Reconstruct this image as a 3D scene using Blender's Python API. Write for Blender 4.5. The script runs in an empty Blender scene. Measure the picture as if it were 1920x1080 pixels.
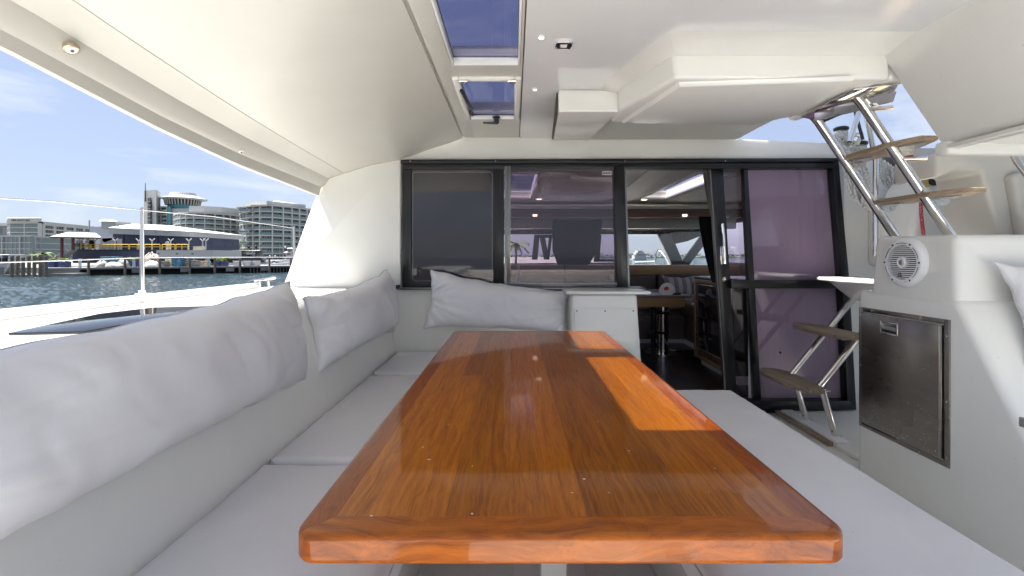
import bpy, bmesh, math, random
from mathutils import Vector, Matrix, noise, Euler
random.seed(7)
R = math.radians
scene = bpy.context.scene
col = scene.collection

# ------------------------------------------------------------------ camera, sky, sun, exposure
# world origin = eye point; the cockpit floor is 1.15 m below, the water 2.5 m below; +Y is towards the bow
cam_d = bpy.data.cameras.new('camera'); cam = bpy.data.objects.new('camera', cam_d); col.objects.link(cam)
cam.location = (0, 0, 0); cam.rotation_euler = (R(90), 0, 0)
cam_d.lens = 16.0; cam_d.sensor_width = 36.0; cam_d.shift_y = -60/1920; cam_d.shift_x = -3/1920
cam_d.clip_start = 0.05; cam_d.clip_end = 9000
scene.camera = cam

SUN_DIR = Vector((-0.55, 0.125, 1.29)).normalized()
world = bpy.data.worlds.new('World'); scene.world = world; world.use_nodes = True
nt = world.node_tree; nt.nodes.clear()
wo = nt.nodes.new('ShaderNodeOutputWorld'); bg = nt.nodes.new('ShaderNodeBackground')
sky = nt.nodes.new('ShaderNodeTexSky'); sky.sky_type = 'NISHITA'; sky.sun_disc = False
sky.sun_elevation = math.asin(SUN_DIR.z); sky.sun_rotation = math.atan2(SUN_DIR.x, SUN_DIR.y)
sky.air_density = 1.0; sky.dust_density = .9; sky.ozone_density = 2.4
tc = nt.nodes.new('ShaderNodeTexCoord'); mp = nt.nodes.new('ShaderNodeMapping')
mp.inputs['Scale'].default_value = (2.2, 2.2, 9.0); mp.inputs['Rotation'].default_value = (0.25, 0.1, 0.4)
ns = nt.nodes.new('ShaderNodeTexNoise'); ns.inputs['Scale'].default_value = 1.6; ns.inputs['Detail'].default_value = 9
ns.inputs['Roughness'].default_value = 0.6; ns.inputs['Distortion'].default_value = 0.5
cr = nt.nodes.new('ShaderNodeMapRange'); cr.inputs[1].default_value = 0.5; cr.inputs[2].default_value = 0.78
cr.inputs[3].default_value = 0.0; cr.inputs[4].default_value = 0.75
mx = nt.nodes.new('ShaderNodeMix'); mx.data_type = 'RGBA'
mx.inputs['B'].default_value = (4.7, 4.9, 5.3, 1)
m0 = nt.nodes.new('ShaderNodeMix'); m0.data_type = 'RGBA'; m0.inputs['Factor'].default_value = .72; m0.inputs['B'].default_value = (2.5, 2.85, 3.9, 1)
L = nt.links.new
L(tc.outputs['Generated'], mp.inputs['Vector']); L(mp.outputs[0], ns.inputs['Vector']); L(ns.outputs['Fac'], cr.inputs[0])
L(cr.outputs[0], mx.inputs['Factor']); L(sky.outputs[0], m0.inputs['A']); L(m0.outputs['Result'], mx.inputs['A']); L(mx.outputs['Result'], bg.inputs[0])
bg.inputs[1].default_value = 0.05; L(bg.outputs[0], wo.inputs[0])

sd = bpy.data.lights.new('sun', 'SUN'); sd.energy = 5.0; sd.angle = R(0.6); sd.color = (1, .955, .88)
sun = bpy.data.objects.new('sun', sd); col.objects.link(sun); sun.location = (-6, 2, 14)
sun.rotation_euler = SUN_DIR.to_track_quat('Z', 'Y').to_euler()

vs = scene.view_settings
vs.view_transform = 'Standard'; vs.look = 'None'; vs.gamma = 1; vs.use_curve_mapping = False
scene.display_settings.display_device = 'sRGB'
vs.exposure = 2.1
cy = scene.cycles
cy.max_bounces = 12; cy.diffuse_bounces = 6; cy.glossy_bounces = 5; cy.transparent_max_bounces = 16; cy.transmission_bounces = 6
cy.sample_clamp_indirect = 6

# ------------------------------------------------------------------ material helpers
def mat(name, base=(.8, .8, .8), rough=.5, metal=0, coat=0, coat_rough=.05, spec=.5, emit=None, estr=0, fn=None):
    m = bpy.data.materials.new(name); m.use_nodes = True
    b = m.node_tree.nodes['Principled BSDF']
    b.inputs['Base Color'].default_value = (*base, 1); b.inputs['Roughness'].default_value = rough
    b.inputs['Metallic'].default_value = metal; b.inputs['Coat Weight'].default_value = coat
    b.inputs['Coat Roughness'].default_value = coat_rough; b.inputs['Specular IOR Level'].default_value = spec
    if emit: b.inputs['Emission Color'].default_value = (*emit, 1); b.inputs['Emission Strength'].default_value = estr
    if fn: fn(m.node_tree, b)
    return m

def N(t, kind, **kw):
    n = t.nodes.new(kind)
    for k, v in kw.items():
        if k in n.inputs: n.inputs[k].default_value = v
        else: setattr(n, k, v)
    return n

def mottled(a, b_, scale=6, detail=6, bump=0.0, bscale=None, lo=.35, hi=.65, stretch=(1, 1, 1), rrange=None, dist=0.0):
    """colour varies between a and b with noise; optional bump and roughness variation"""
    def fn(t, b):
        c = N(t, 'ShaderNodeTexCoord'); m = N(t, 'ShaderNodeMapping'); m.inputs['Scale'].default_value = stretch
        n = N(t, 'ShaderNodeTexNoise', Scale=scale, Detail=detail, Roughness=.6); n.inputs['Distortion'].default_value = dist
        t.links.new(c.outputs['Object'], m.inputs[0]); t.links.new(m.outputs[0], n.inputs['Vector'])
        r = N(t, 'ShaderNodeValToRGB'); r.color_ramp.elements[0].position = lo; r.color_ramp.elements[1].position = hi
        r.color_ramp.elements[0].color = (*a, 1); r.color_ramp.elements[1].color = (*b_, 1)
        t.links.new(n.outputs['Fac'], r.inputs[0]); t.links.new(r.outputs[0], b.inputs['Base Color'])
        if rrange:
            q = N(t, 'ShaderNodeMapRange'); q.inputs[1].default_value = .3; q.inputs[2].default_value = .7
            q.inputs[3].default_value, q.inputs[4].default_value = rrange
            n3 = N(t, 'ShaderNodeTexNoise', Scale=scale*1.7, Detail=4); t.links.new(c.outputs['Object'], n3.inputs['Vector'])
            t.links.new(n3.outputs['Fac'], q.inputs[0]); t.links.new(q.outputs[0], b.inputs['Roughness'])
        if bump:
            n2 = N(t, 'ShaderNodeTexNoise', Scale=bscale or scale*4, Detail=3); t.links.new(m.outputs[0], n2.inputs['Vector'])
            bp = N(t, 'ShaderNodeBump', Strength=bump, Distance=.01)
            t.links.new(n2.outputs['Fac'], bp.inputs['Height']); t.links.new(bp.outputs[0], b.inputs['Normal'])
    return fn

def gel(name, a, b, rough=.22, coat=.35):
    """glass-fibre gelcoat: soft gloss, faint fairing waves, faint grime and the odd speck"""
    def fn(t, p):
        c = N(t, 'ShaderNodeTexCoord')
        n = N(t, 'ShaderNodeTexNoise', Scale=1.3, Detail=5, Roughness=.65); t.links.new(c.outputs['Object'], n.inputs['Vector'])
        r = N(t, 'ShaderNodeValToRGB'); e = r.color_ramp.elements
        e[0].position = .35; e[1].position = .65; e[0].color = (*a, 1); e[1].color = (*b, 1)
        t.links.new(n.outputs['Fac'], r.inputs[0])
        s = N(t, 'ShaderNodeTexNoise', Scale=110, Detail=1); t.links.new(c.outputs['Object'], s.inputs['Vector'])
        q = N(t, 'ShaderNodeMapRange'); q.inputs[1].default_value = .80; q.inputs[2].default_value = .84
        t.links.new(s.outputs['Fac'], q.inputs[0])
        m = N(t, 'ShaderNodeMix', data_type='RGBA'); m.inputs['B'].default_value = (.3, .28, .24, 1)
        t.links.new(q.outputs[0], m.inputs['Factor']); t.links.new(r.outputs[0], m.inputs['A']); t.links.new(m.outputs['Result'], p.inputs['Base Color'])
        w = N(t, 'ShaderNodeTexNoise', Scale=3.2, Detail=2); t.links.new(c.outputs['Object'], w.inputs['Vector'])
        f = N(t, 'ShaderNodeTexNoise', Scale=420, Detail=1); t.links.new(c.outputs['Object'], f.inputs['Vector'])
        b1 = N(t, 'ShaderNodeBump', Strength=.10, Distance=.03); b2 = N(t, 'ShaderNodeBump', Strength=.05, Distance=.002)
        t.links.new(w.outputs['Fac'], b1.inputs['Height']); t.links.new(f.outputs['Fac'], b2.inputs['Height'])
        t.links.new(b1.outputs[0], b2.inputs['Normal']); t.links.new(b2.outputs[0], p.inputs['Normal'])
        rr = N(t, 'ShaderNodeMapRange'); rr.inputs[3].default_value = rough*.8; rr.inputs[4].default_value = rough*1.35
        t.links.new(n.outputs['Fac'], rr.inputs[0]); t.links.new(rr.outputs[0], p.inputs['Roughness'])
    return mat(name, a, rough, coat=coat, coat_rough=.12, fn=fn)

def wood(name, lights, darks, scale=1.0, coat=.55, rough=.35, coat_rough=.045, axis='Y', contrast=(.24, .78), wear=0.0, ringy=0.0):
    """plank wood: long grain along one axis, tone and figure vary from plank to plank"""
    def fn(t, p):
        c = N(t, 'ShaderNodeTexCoord'); oi = N(t, 'ShaderNodeObjectInfo')
        sc = {'Y': (38, 1.1, 38), 'X': (1.2, 30, 30), 'Z': (26, 26, 1.3)}[axis]
        off = N(t, 'ShaderNodeVectorMath', operation='SCALE'); off.inputs[0].default_value = (31, 17, 43)
        t.links.new(oi.outputs['Random'], off.inputs['Scale'])
        add = N(t, 'ShaderNodeVectorMath', operation='ADD'); t.links.new(c.outputs['Object'], add.inputs[0]); t.links.new(off.outputs[0], add.inputs[1])
        warp = N(t, 'ShaderNodeTexNoise', Scale=2.4*scale, Detail=2); t.links.new(add.outputs[0], warp.inputs['Vector'])
        ws = N(t, 'ShaderNodeVectorMath', operation='SCALE'); t.links.new(warp.outputs['Color'], ws.inputs[0]); ws.inputs['Scale'].default_value = .022 + ringy
        a2 = N(t, 'ShaderNodeVectorMath', operation='ADD'); t.links.new(add.outputs[0], a2.inputs[0]); t.links.new(ws.outputs[0], a2.inputs[1])
        m = N(t, 'ShaderNodeMapping'); m.inputs['Scale'].default_value = tuple(v*scale for v in sc); t.links.new(a2.outputs[0], m.inputs[0])
        g = N(t, 'ShaderNodeTexNoise', Scale=1.0, Detail=10, Roughness=.66); t.links.new(m.outputs[0], g.inputs['Vector'])
        m2 = N(t, 'ShaderNodeMapping'); m2.inputs['Scale'].default_value = tuple(v*scale*(9 if v > 2 else 5) for v in sc); t.links.new(a2.outputs[0], m2.inputs[0])
        f = N(t, 'ShaderNodeTexNoise', Scale=1.0, Detail=4, Roughness=.7); t.links.new(m2.outputs[0], f.inputs['Vector'])
        mixv = N(t, 'ShaderNodeMath', operation='MULTIPLY_ADD'); t.links.new(f.outputs['Fac'], mixv.inputs[0]); mixv.inputs[1].default_value = .38
        sub = N(t, 'ShaderNodeMath', operation='SUBTRACT'); t.links.new(g.outputs['Fac'], sub.inputs[0]); sub.inputs[1].default_value = .19
        t.links.new(sub.outputs[0], mixv.inputs[2])
        r = N(t, 'ShaderNodeValToRGB'); e = r.color_ramp.elements
        e[0].position, e[1].position = contrast; e[0].color = (*darks, 1); e[1].color = (*lights, 1)
        mid = e.new((contrast[0]+contrast[1])/2); mid.color = (*[(a*.55+b*.45) for a, b in zip(lights, darks)], 1)
        t.links.new(mixv.outputs[0], r.inputs[0])
        hs = N(t, 'ShaderNodeHueSaturation'); t.links.new(r.outputs[0], hs.inputs['Color'])
        mr = N(t, 'ShaderNodeMapRange'); mr.inputs[3].default_value = .72; mr.inputs[4].default_value = 1.25
        t.links.new(oi.outputs['Random'], mr.inputs[0]); t.links.new(mr.outputs[0], hs.inputs['Value'])
        out = hs.outputs[0]
        if wear:
            s = N(t, 'ShaderNodeTexNoise', Scale=38, Detail=4, Roughness=.8); t.links.new(c.outputs['Object'], s.inputs['Vector'])
            q = N(t, 'ShaderNodeMapRange'); q.inputs[1].default_value = .73; q.inputs[2].default_value = .78; q.inputs[4].default_value = wear
            t.links.new(s.outputs['Fac'], q.inputs[0])
            mm = N(t, 'ShaderNodeMix', data_type='RGBA'); mm.inputs['B'].default_value = (.62, .5, .4, 1)
            t.links.new(q.outputs[0], mm.inputs['Factor']); t.links.new(out, mm.inputs['A']); out = mm.outputs['Result']
        t.links.new(out, p.inputs['Base Color'])
        bp = N(t, 'ShaderNodeBump', Strength=.12, Distance=.002); t.links.new(f.outputs['Fac'], bp.inputs['Height'])
        t.links.new(bp.outputs[0], p.inputs['Normal'])
        if coat:
            wv = N(t, 'ShaderNodeTexNoise', Scale=5, Detail=3); t.links.new(c.outputs['Object'], wv.inputs['Vector'])
            b2 = N(t, 'ShaderNodeBump', Strength=.05, Distance=.01); t.links.new(wv.outputs['Fac'], b2.inputs['Height'])
            t.links.new(b2.outputs[0], p.inputs['Coat Normal'])
    return mat(name, lights, rough, coat=coat, coat_rough=coat_rough, spec=.12 if coat > .5 else .4, fn=fn)

def tinted(name, tint, gloss=.02, refl=1.0):
    """thin tinted pane: what is behind shows through the tint, Fresnel reflection on top"""
    m = bpy.data.materials.new(name); m.use_nodes = True; t = m.node_tree; t.nodes.clear()
    o = N(t, 'ShaderNodeOutputMaterial'); tr = N(t, 'ShaderNodeBsdfTransparent'); tr.inputs[0].default_value = (*tint, 1)
    g = N(t, 'ShaderNodeBsdfGlossy'); g.inputs['Roughness'].default_value = gloss; g.inputs[0].default_value = (refl, refl, refl, 1)
    f = N(t, 'ShaderNodeFresnel')
    ge = N(t, 'ShaderNodeNewGeometry'); mr = N(t, 'ShaderNodeMapRange'); mr.inputs[3].default_value = 1.5; mr.inputs[4].default_value = 1/1.5
    t.links.new(ge.outputs['Backfacing'], mr.inputs[0]); t.links.new(mr.outputs[0], f.inputs[0])
    mx_ = N(t, 'ShaderNodeMixShader')
    t.links.new(f.outputs[0], mx_.inputs[0]); t.links.new(tr.outputs[0], mx_.inputs[1]); t.links.new(g.outputs[0], mx_.inputs[2])
    t.links.new(mx_.outputs[0], o.inputs[0])
    return m

def vinyl(name, a, b):
    def fn(t, p):
        c = N(t, 'ShaderNodeTexCoord')
        n = N(t, 'ShaderNodeTexNoise', Scale=3, Detail=6, Roughness=.6); t.links.new(c.outputs['Object'], n.inputs['Vector'])
        r = N(t, 'ShaderNodeValToRGB'); e = r.color_ramp.elements; e[0].position = .35; e[1].position = .65
        e[0].color = (*a, 1); e[1].color = (*b, 1); t.links.new(n.outputs['Fac'], r.inputs[0])
        s = N(t, 'ShaderNodeTexNoise', Scale=60, Detail=2); t.links.new(c.outputs['Object'], s.inputs['Vector'])
        q = N(t, 'ShaderNodeMapRange'); q.inputs[1].default_value = .79; q.inputs[2].default_value = .82; q.inputs[4].default_value = .7
        t.links.new(s.outputs['Fac'], q.inputs[0])
        m = N(t, 'ShaderNodeMix', data_type='RGBA'); m.inputs['B'].default_value = (.16, .15, .13, 1)
        t.links.new(q.outputs[0], m.inputs['Factor']); t.links.new(r.outputs[0], m.inputs['A']); t.links.new(m.outputs['Result'], p.inputs['Base Color'])
        v = N(t, 'ShaderNodeTexVoronoi', Scale=520); t.links.new(c.outputs['Object'], v.inputs['Vector'])
        w = N(t, 'ShaderNodeTexNoise', Scale=9, Detail=4); t.links.new(c.outputs['Object'], w.inputs['Vector'])
        b1 = N(t, 'ShaderNodeBump', Strength=.14, Distance=.012); t.links.new(w.outputs['Fac'], b1.inputs['Height'])
        b2 = N(t, 'ShaderNodeBump', Strength=.12, Distance=.001); t.links.new(v.outputs['Distance'], b2.inputs['Height'])
        t.links.new(b1.outputs[0], b2.inputs['Normal']); t.links.new(b2.outputs[0], p.inputs['Normal'])
    return mat(name, a, .42, fn=fn)

M = {}
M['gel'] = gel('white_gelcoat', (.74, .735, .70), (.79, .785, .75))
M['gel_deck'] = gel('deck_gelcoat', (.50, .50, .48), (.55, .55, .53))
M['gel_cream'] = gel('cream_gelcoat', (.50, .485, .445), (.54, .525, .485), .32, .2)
M['gel_gloss'] = gel('glossy_ceiling_panel', (.68, .68, .685), (.72, .72, .725), .12, .5)
M['seam'] = mat('seam_dark_gap', (.10, .09, .075), .8)  # plain dark colour for the joints
M['nonskid'] = mat('nonskid_deck', (.72, .72, .69), .6, fn=mottled((.70, .70, .67), (.76, .76, .73), 3, bump=.5, bscale=160))
M['vinyl'] = vinyl('pale_grey_vinyl', (.655, .65, .67), (.71, .705, .725))
M['piping'] = mat('piping', (.5, .49, .51), .5)
M['teak'] = wood('varnished_teak', (.51, .158, .004), (.16, .029, .001), 3.4, wear=.55)
M['teak_x'] = wood('varnished_teak_cross', (.45, .115, .003), (.10, .018, .001), 1.6, axis='X', wear=.55, ringy=.12)
M['teak_dk'] = wood('varnished_teak_border', (.38, .088, .003), (.12, .02, .001), 2.2, wear=.3, ringy=.05)
M['wteak'] = wood('weathered_teak', (.40, .32, .24), (.10, .072, .05), 1.8, coat=0, rough=.8)
M['wteak2'] = wood('oiled_teak_tread', (.42, .33, .23), (.19, .125, .07), 1.8, coat=.2, rough=.5)
M['steel'] = mat('polished_stainless', (.72, .70, .67), .09, 1)
M['steel_s'] = mat('satin_stainless', (.55, .53, .51), .3, 1, fn=mottled((.5, .48, .46), (.62, .6, .57), 9, rrange=(.2, .42)))
M['fridge'] = mat('brushed_fridge_steel', (.3, .27, .245), .3, 1, fn=mottled((.31, .275, .245), (.35, .315, .28), 1.6, rrange=(.22, .34), bump=.015, bscale=240, stretch=(1, 1, 14)))
M['black'] = mat('black_anodised', (.007, .0075, .009), .3, 0, spec=.45)
M['black_m'] = mat('black_matt', (.015, .015, .016), .7)
M['dgrey'] = mat('dark_grey_frame', (.045, .045, .05), .3, .4)
M['alu'] = mat('grey_aluminium', (.20, .20, .20), .28, .9)
M['smoked'] = mat('smoked_black_glass', (.024, .019, .023), .03, 0, spec=.75)
M['deckglass'] = mat('black_deck_hatch_glass', (.010, .013, .018), .03, spec=.8)
M['pane'] = tinted('purple_tinted_pane', (.72, .64, .71))
M['pane_door'] = tinted('door_tinted_pane', (.83, .765, .83))
M['pane_sky'] = tinted('skylight_tint', (.53, .53, .65), .03)
M['clear'] = tinted('clear_pane', (.94, .95, .95))
M['blind'] = mat('pale_blind', (.50, .49, .52), .8)
M['plastic'] = mat('white_plastic', (.78, .78, .80), .35)
M['ink'] = mat('dark_print', (.02, .02, .025), .5)
M['chrome'] = mat('chrome', (.85, .85, .85), .05, 1)
M['lamp'] = mat('white_glow', (1, 1, 1), .4, emit=(1, .98, .95), estr=.7)  # emissive white for the two ceiling dots
M['rope'] = None

def rope_mat(name, base, fleck, scale=300):
    def fn(t, p):
        c = N(t, 'ShaderNodeTexCoord'); v = N(t, 'ShaderNodeTexVoronoi', Scale=scale); t.links.new(c.outputs['Object'], v.inputs['Vector'])
        s = N(t, 'ShaderNodeSeparateColor'); t.links.new(v.outputs['Color'], s.inputs[0])
        q = N(t, 'ShaderNodeMapRange'); q.inputs[1].default_value = .84; q.inputs[2].default_value = .86; t.links.new(s.outputs[0], q.inputs[0])
        m = N(t, 'ShaderNodeMix', data_type='RGBA'); m.inputs['A'].default_value = (*base, 1); m.inputs['B'].default_value = (*fleck, 1)
        t.links.new(q.outputs[0], m.inputs['Factor']); t.links.new(m.outputs['Result'], p.inputs['Base Color'])
        b = N(t, 'ShaderNodeBump', Strength=.3, Distance=.001); t.links.new(v.outputs['Distance'], b.inputs['Height']); t.links.new(b.outputs[0], p.inputs['Normal'])
    return mat(name, base, .85, fn=fn)
M['rope'] = rope_mat('white_flecked_rope', (.62, .62, .58), (.06, .08, .08))
M['rope_red'] = rope_mat('red_rope', (.42, .03, .05), (.5, .4, .38))
M['rope_yb'] = rope_mat('yellow_blue_rope', (.55, .42, .08), (.03, .12, .3))

# ------------------------------------------------------------------ mesh helpers
def link(o, parent=None):
    col.objects.link(o)
    if parent is not None: o.parent = parent
    return o

def thing(name, label, cat, loc=(0, 0, 0), group=None):
    o = bpy.data.objects.new(name, None); o.location = loc; o.empty_display_size = .1; col.objects.link(o)
    tag(o, label, cat, group); return o

def tag(o, label=None, cat=None, group=None, kind=None):
    if label: o['label'] = label
    if cat: o['category'] = cat
    if group: o['group'] = group
    if kind: o['kind'] = kind
    return o

def world_loc(p):
    v = Vector((0, 0, 0))
    while p is not None:
        v += Vector(p.location); p = p.parent
    return v

class MB:
    """collects geometry in world coordinates; build() links it as ONE mesh object under its parent"""
    def __init__(s): s.bm = bmesh.new()
    def _merge(s, tmp):
        me = bpy.data.meshes.new('t'); tmp.to_mesh(me); tmp.free(); s.bm.from_mesh(me); bpy.data.meshes.remove(me); return s
    def box(s, x0, x1, y0, y1, z0, z1, r=0, seg=2, mtx=None):
        b = bmesh.new()
        bmesh.ops.create_cube(b, size=1)
        for v in b.verts: v.co = Vector(((x0+x1)/2+v.co.x*(x1-x0), (y0+y1)/2+v.co.y*(y1-y0), (z0+z1)/2+v.co.z*(z1-z0)))
        if r > 0: bmesh.ops.bevel(b, geom=list(b.edges), offset=r, segments=seg, profile=.5, affect='EDGES')
        if mtx: bmesh.ops.transform(b, matrix=mtx, verts=b.verts)
        return s._merge(b)
    def prism(s, pts, ext, r=0, seg=2):
        """polygon (3-D points) extruded by the vector ext"""
        b = bmesh.new(); ext = Vector(ext)
        a = [b.verts.new(p) for p in pts]; c = [b.verts.new(Vector(p)+ext) for p in pts]
        b.faces.new(a); b.faces.new(c[::-1]); n = len(pts)
        for i in range(n): b.faces.new((a[i], c[i], c[(i+1) % n], a[(i+1) % n]))
        bmesh.ops.recalc_face_normals(b, faces=b.faces)
        if r > 0: bmesh.ops.bevel(b, geom=list(b.edges), offset=r, segments=seg, profile=.5, affect='EDGES')
        return s._merge(b)
    def hull8(s, bot, top, r=0, seg=2):
        """solid between two 3-D polygons with the same number of corners"""
        b = bmesh.new(); a = [b.verts.new(p) for p in bot]; c = [b.verts.new(p) for p in top]; n = len(bot)
        b.faces.new(a); b.faces.new(c[::-1])
        for i in range(n): b.faces.new((a[i], c[i], c[(i+1) % n], a[(i+1) % n]))
        bmesh.ops.recalc_face_normals(b, faces=b.faces)
        if r > 0: bmesh.ops.bevel(b, geom=list(b.edges), offset=r, segments=seg, profile=.5, affect='EDGES')
        return s._merge(b)
    def tube(s, pts, r, n=10, closed=False, cap=True):
        b = bmesh.new(); pts = [Vector(p) for p in pts]; rings = []; k = len(pts)
        up = Vector((0, 0, 1)); prev = None
        for i, p in enumerate(pts):
            if closed: d = (pts[(i+1) % k]-pts[i-1]).normalized()
            else: d = (pts[min(i+1, k-1)]-pts[max(i-1, 0)]).normalized()
            if prev is None:
                a = d.cross(up) if abs(d.z) < .95 else d.cross(Vector((1, 0, 0)))
            else: a = prev-d*prev.dot(d)
            a.normalize(); prev = a; c = d.cross(a)
            rr = r[i] if isinstance(r, (list, tuple)) else r
            rings.append([b.verts.new(p+(a*math.cos(t)+c*math.sin(t))*rr) for t in [2*math.pi*j/n for j in range(n)]])
        for i in range(k if closed else k-1):
            A, B = rings[i], rings[(i+1) % k]
            for j in range(n): b.faces.new((A[j], A[(j+1) % n], B[(j+1) % n], B[j]))
        if cap and not closed: b.faces.new(rings[0][::-1]); b.faces.new(rings[-1])
        bmesh.ops.recalc_face_normals(b, faces=b.faces)
        return s._merge(b)
    def lathe(s, prof, c, axis=(0, 0, 1), n=24, sx=1):
        """prof: (radius, height) pairs around axis through c"""
        b = bmesh.new(); ax = Vector(axis).normalized(); q = Vector((0, 0, 1)).rotation_difference(ax); c = Vector(c); rings = []
        for (r, h) in prof:
            rings.append([b.verts.new(c+q @ Vector((max(r, 1e-5)*math.cos(t)*sx, max(r, 1e-5)*math.sin(t), h))) for t in [2*math.pi*j/n for j in range(n)]])
        for A, B in zip(rings, rings[1:]):
            for j in range(n): b.faces.new((A[j], A[(j+1) % n], B[(j+1) % n], B[j]))
        b.faces.new(rings[0][::-1]); b.faces.new(rings[-1])
        bmesh.ops.recalc_face_normals(b, faces=b.faces)
        return s._merge(b)
    def quad(s, *pts):
        s.bm.faces.new([s.bm.verts.new(p) for p in pts]); return s
    def grid(s, rows, close=False):
        """rows of 3-D points -> surface"""
        b = bmesh.new(); V = [[b.verts.new(p) for p in r] for r in rows]
        for A, B in zip(V, V[1:]):
            for j in range(len(A)-1): b.faces.new((A[j], A[j+1], B[j+1], B[j]))
        if close: bmesh.ops.remove_doubles(b, verts=b.verts, dist=1e-5)
        return s._merge(b)
    def slabgrid(s, lower, upper):
        """closed solid between two grids of the same size"""
        b = bmesh.new(); A = [[b.verts.new(p) for p in r] for r in lower]; B = [[b.verts.new(p) for p in r] for r in upper]
        n, m = len(A), len(A[0])
        for i in range(n-1):
            for j in range(m-1):
                b.faces.new((A[i][j], A[i][j+1], A[i+1][j+1], A[i+1][j])); b.faces.new((B[i][j], B[i+1][j], B[i+1][j+1], B[i][j+1]))
        for i in range(n-1):
            b.faces.new((A[i][0], A[i+1][0], B[i+1][0], B[i][0])); b.faces.new((A[i][m-1], B[i][m-1], B[i+1][m-1], A[i+1][m-1]))
        for j in range(m-1):
            b.faces.new((A[0][j], B[0][j], B[0][j+1], A[0][j+1])); b.faces.new((A[n-1][j], A[n-1][j+1], B[n-1][j+1], B[n-1][j]))
        bmesh.ops.recalc_face_normals(b, faces=b.faces)
        return s._merge(b)
    def build(s, name, m, parent=None, smooth=35):
        me = bpy.data.meshes.new(name)
        w = world_loc(parent)
        if w.length > 0: bmesh.ops.translate(s.bm, verts=s.bm.verts, vec=-w)
        s.bm.to_mesh(me); s.bm.free()
        me.materials.append(m if not isinstance(m, str) else M[m])
        if smooth:
            for p in me.polygons: p.use_smooth = True
            me.set_sharp_from_angle(angle=R(smooth))
        return link(bpy.data.objects.new(name, me), parent)

def struct(mb, name, m, smooth=35):
    return tag(mb.build(name, m, None, smooth), kind='structure')

def copy_tree(o, parent=None, loc=None, label=None, group=None):
    kids = list(o.children)
    c = o.copy(); col.objects.link(c); c.parent = parent
    if loc is not None: c.location = loc
    if label: c['label'] = label
    if group: c['group'] = group
    for ch in kids: copy_tree(ch, c)
    return c

F = 853.3
def P(px, py, D):
    """surveying helper: the point at depth D that lies on the sight line through photo pixel (px, py)"""
    return Vector(((px-963)*D/F, D, (480-py)*D/F))
def X(px, D): return (px-963)*D/F
def Z(py, D): return (480-py)*D/F

def fbm(p, o=4): return noise.fractal(Vector(p), 1.0, 2.0, o)

def rounded_rect(x0, x1, y0, y1, r, z, n=6):
    pts = []
    for cx, cy, a0 in ((x1-r, y1-r, 0), (x0+r, y1-r, 90), (x0+r, y0+r, 180), (x1-r, y0+r, 270)):
        for i in range(n+1):
            a = R(a0+90*i/n); pts.append((cx+r*math.cos(a), cy+r*math.sin(a), z))
    return pts

def crown(mb, c, rad, n, size, seed=0, up=.3):
    """leaf clumps spread through an uneven volume"""
    rnd = random.Random(seed); b = mb.bm
    lobes = [(Vector((rnd.uniform(-.6, .6)*rad[0], rnd.uniform(-.6, .6)*rad[1], rnd.uniform(-.5, .6)*rad[2])), rnd.uniform(.35, .6)) for _ in range(9)]
    for _ in range(n):
        lc, lr = rnd.choice(lobes)
        d = Vector((rnd.gauss(0, 1), rnd.gauss(0, 1), rnd.gauss(0, 1))).normalized()*rnd.uniform(.55, 1.05)*lr
        p = Vector(c)+lc+Vector((d.x*rad[0], d.y*rad[1], d.z*rad[2]))
        u = Vector((rnd.gauss(0, 1), rnd.gauss(0, 1), rnd.gauss(0, .5))).normalized()
        v = u.cross(Vector((rnd.gauss(0, 1), rnd.gauss(0, 1), rnd.gauss(0, 1)))).normalized()
        s_ = size*rnd.uniform(.6, 1.4)
        vs_ = [b.verts.new(p+u*s_*a+v*s_*.5*q) for a, q in ((-1, 0), (0, -1), (1, 0), (0, 1))]
        b.faces.new(vs_)
    return mb
RA = .55    # aft edge of the roof, cut short out of view to brighten the cockpit
# ================================================================== THE BOAT SHELL (setting)
def lerp_tab(tab, d):
    if d <= tab[0][0]: return tab[0][1]
    for (a, va), (b, vb) in zip(tab, tab[1:]):
        if d <= b: return va+(vb-va)*(d-a)/(b-a)
    return tab[-1][1]

# cockpit floor
fb = MB(); fb.box(-2.3, 3.4, -4.2, 3.33, -1.25, -1.15)
struct(fb, 'floor', 'nonskid')
# side coaming: inner seat back, rounded top, side deck
prof = [(-.80, -1.149), (-.84, -.80), (-.86, -.72), (-.875, -.64), (-.91, -.50), (-.95, -.36), (-.975, -.285), (-.99, -.256), (-1.01, -.241), (-1.04, -.236), (-1.06, -.236)]
ds = [-4.2, -2, 0, 1, 2, 3, 3.39]
m_ = MB(); m_.grid([[(x, d, z) for x, z in prof] for d in ds]); struct(m_, 'seat_back_moulding', 'gel', 50)
prof = [(-1.06, -.236), (-1.3, -.236), (-1.86, -.236), (-1.92, -.243), (-1.95, -.265), (-1.965, -.30), (-2.0, -.325), (-2.05, -.33), (-2.62, -.33), (-2.68, -.36), (-2.7, -.5), (-2.7, -2.6), (-2.5, -2.6)]
m_ = MB(); m_.grid([[(x, d, z) for x, z in prof] for d in ds]); struct(m_, 'side_coaming', 'gel_deck', 50)
# side deck going on forward, hull side
m_ = MB(); m_.hull8([(-1.75, 3.39, -2.6), (-2.7, 3.39, -2.6), (-2.62, 6.5, -2.6), (-2.1, 11, -2.6), (-1.75, 11, -2.6)],
                    [(-1.75, 3.39, -.33), (-2.7, 3.39, -.33), (-2.62, 6.5, -.33), (-2.1, 11, -.33), (-1.75, 11, -.33)], .02)
struct(m_, 'side_deck', 'gel_deck')
m_ = MB(); m_.box(-2.64, -2.585, -4.2, 4.65, -.331, -.272, .012)
struct(m_, 'toe_rail', 'gel')
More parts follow.
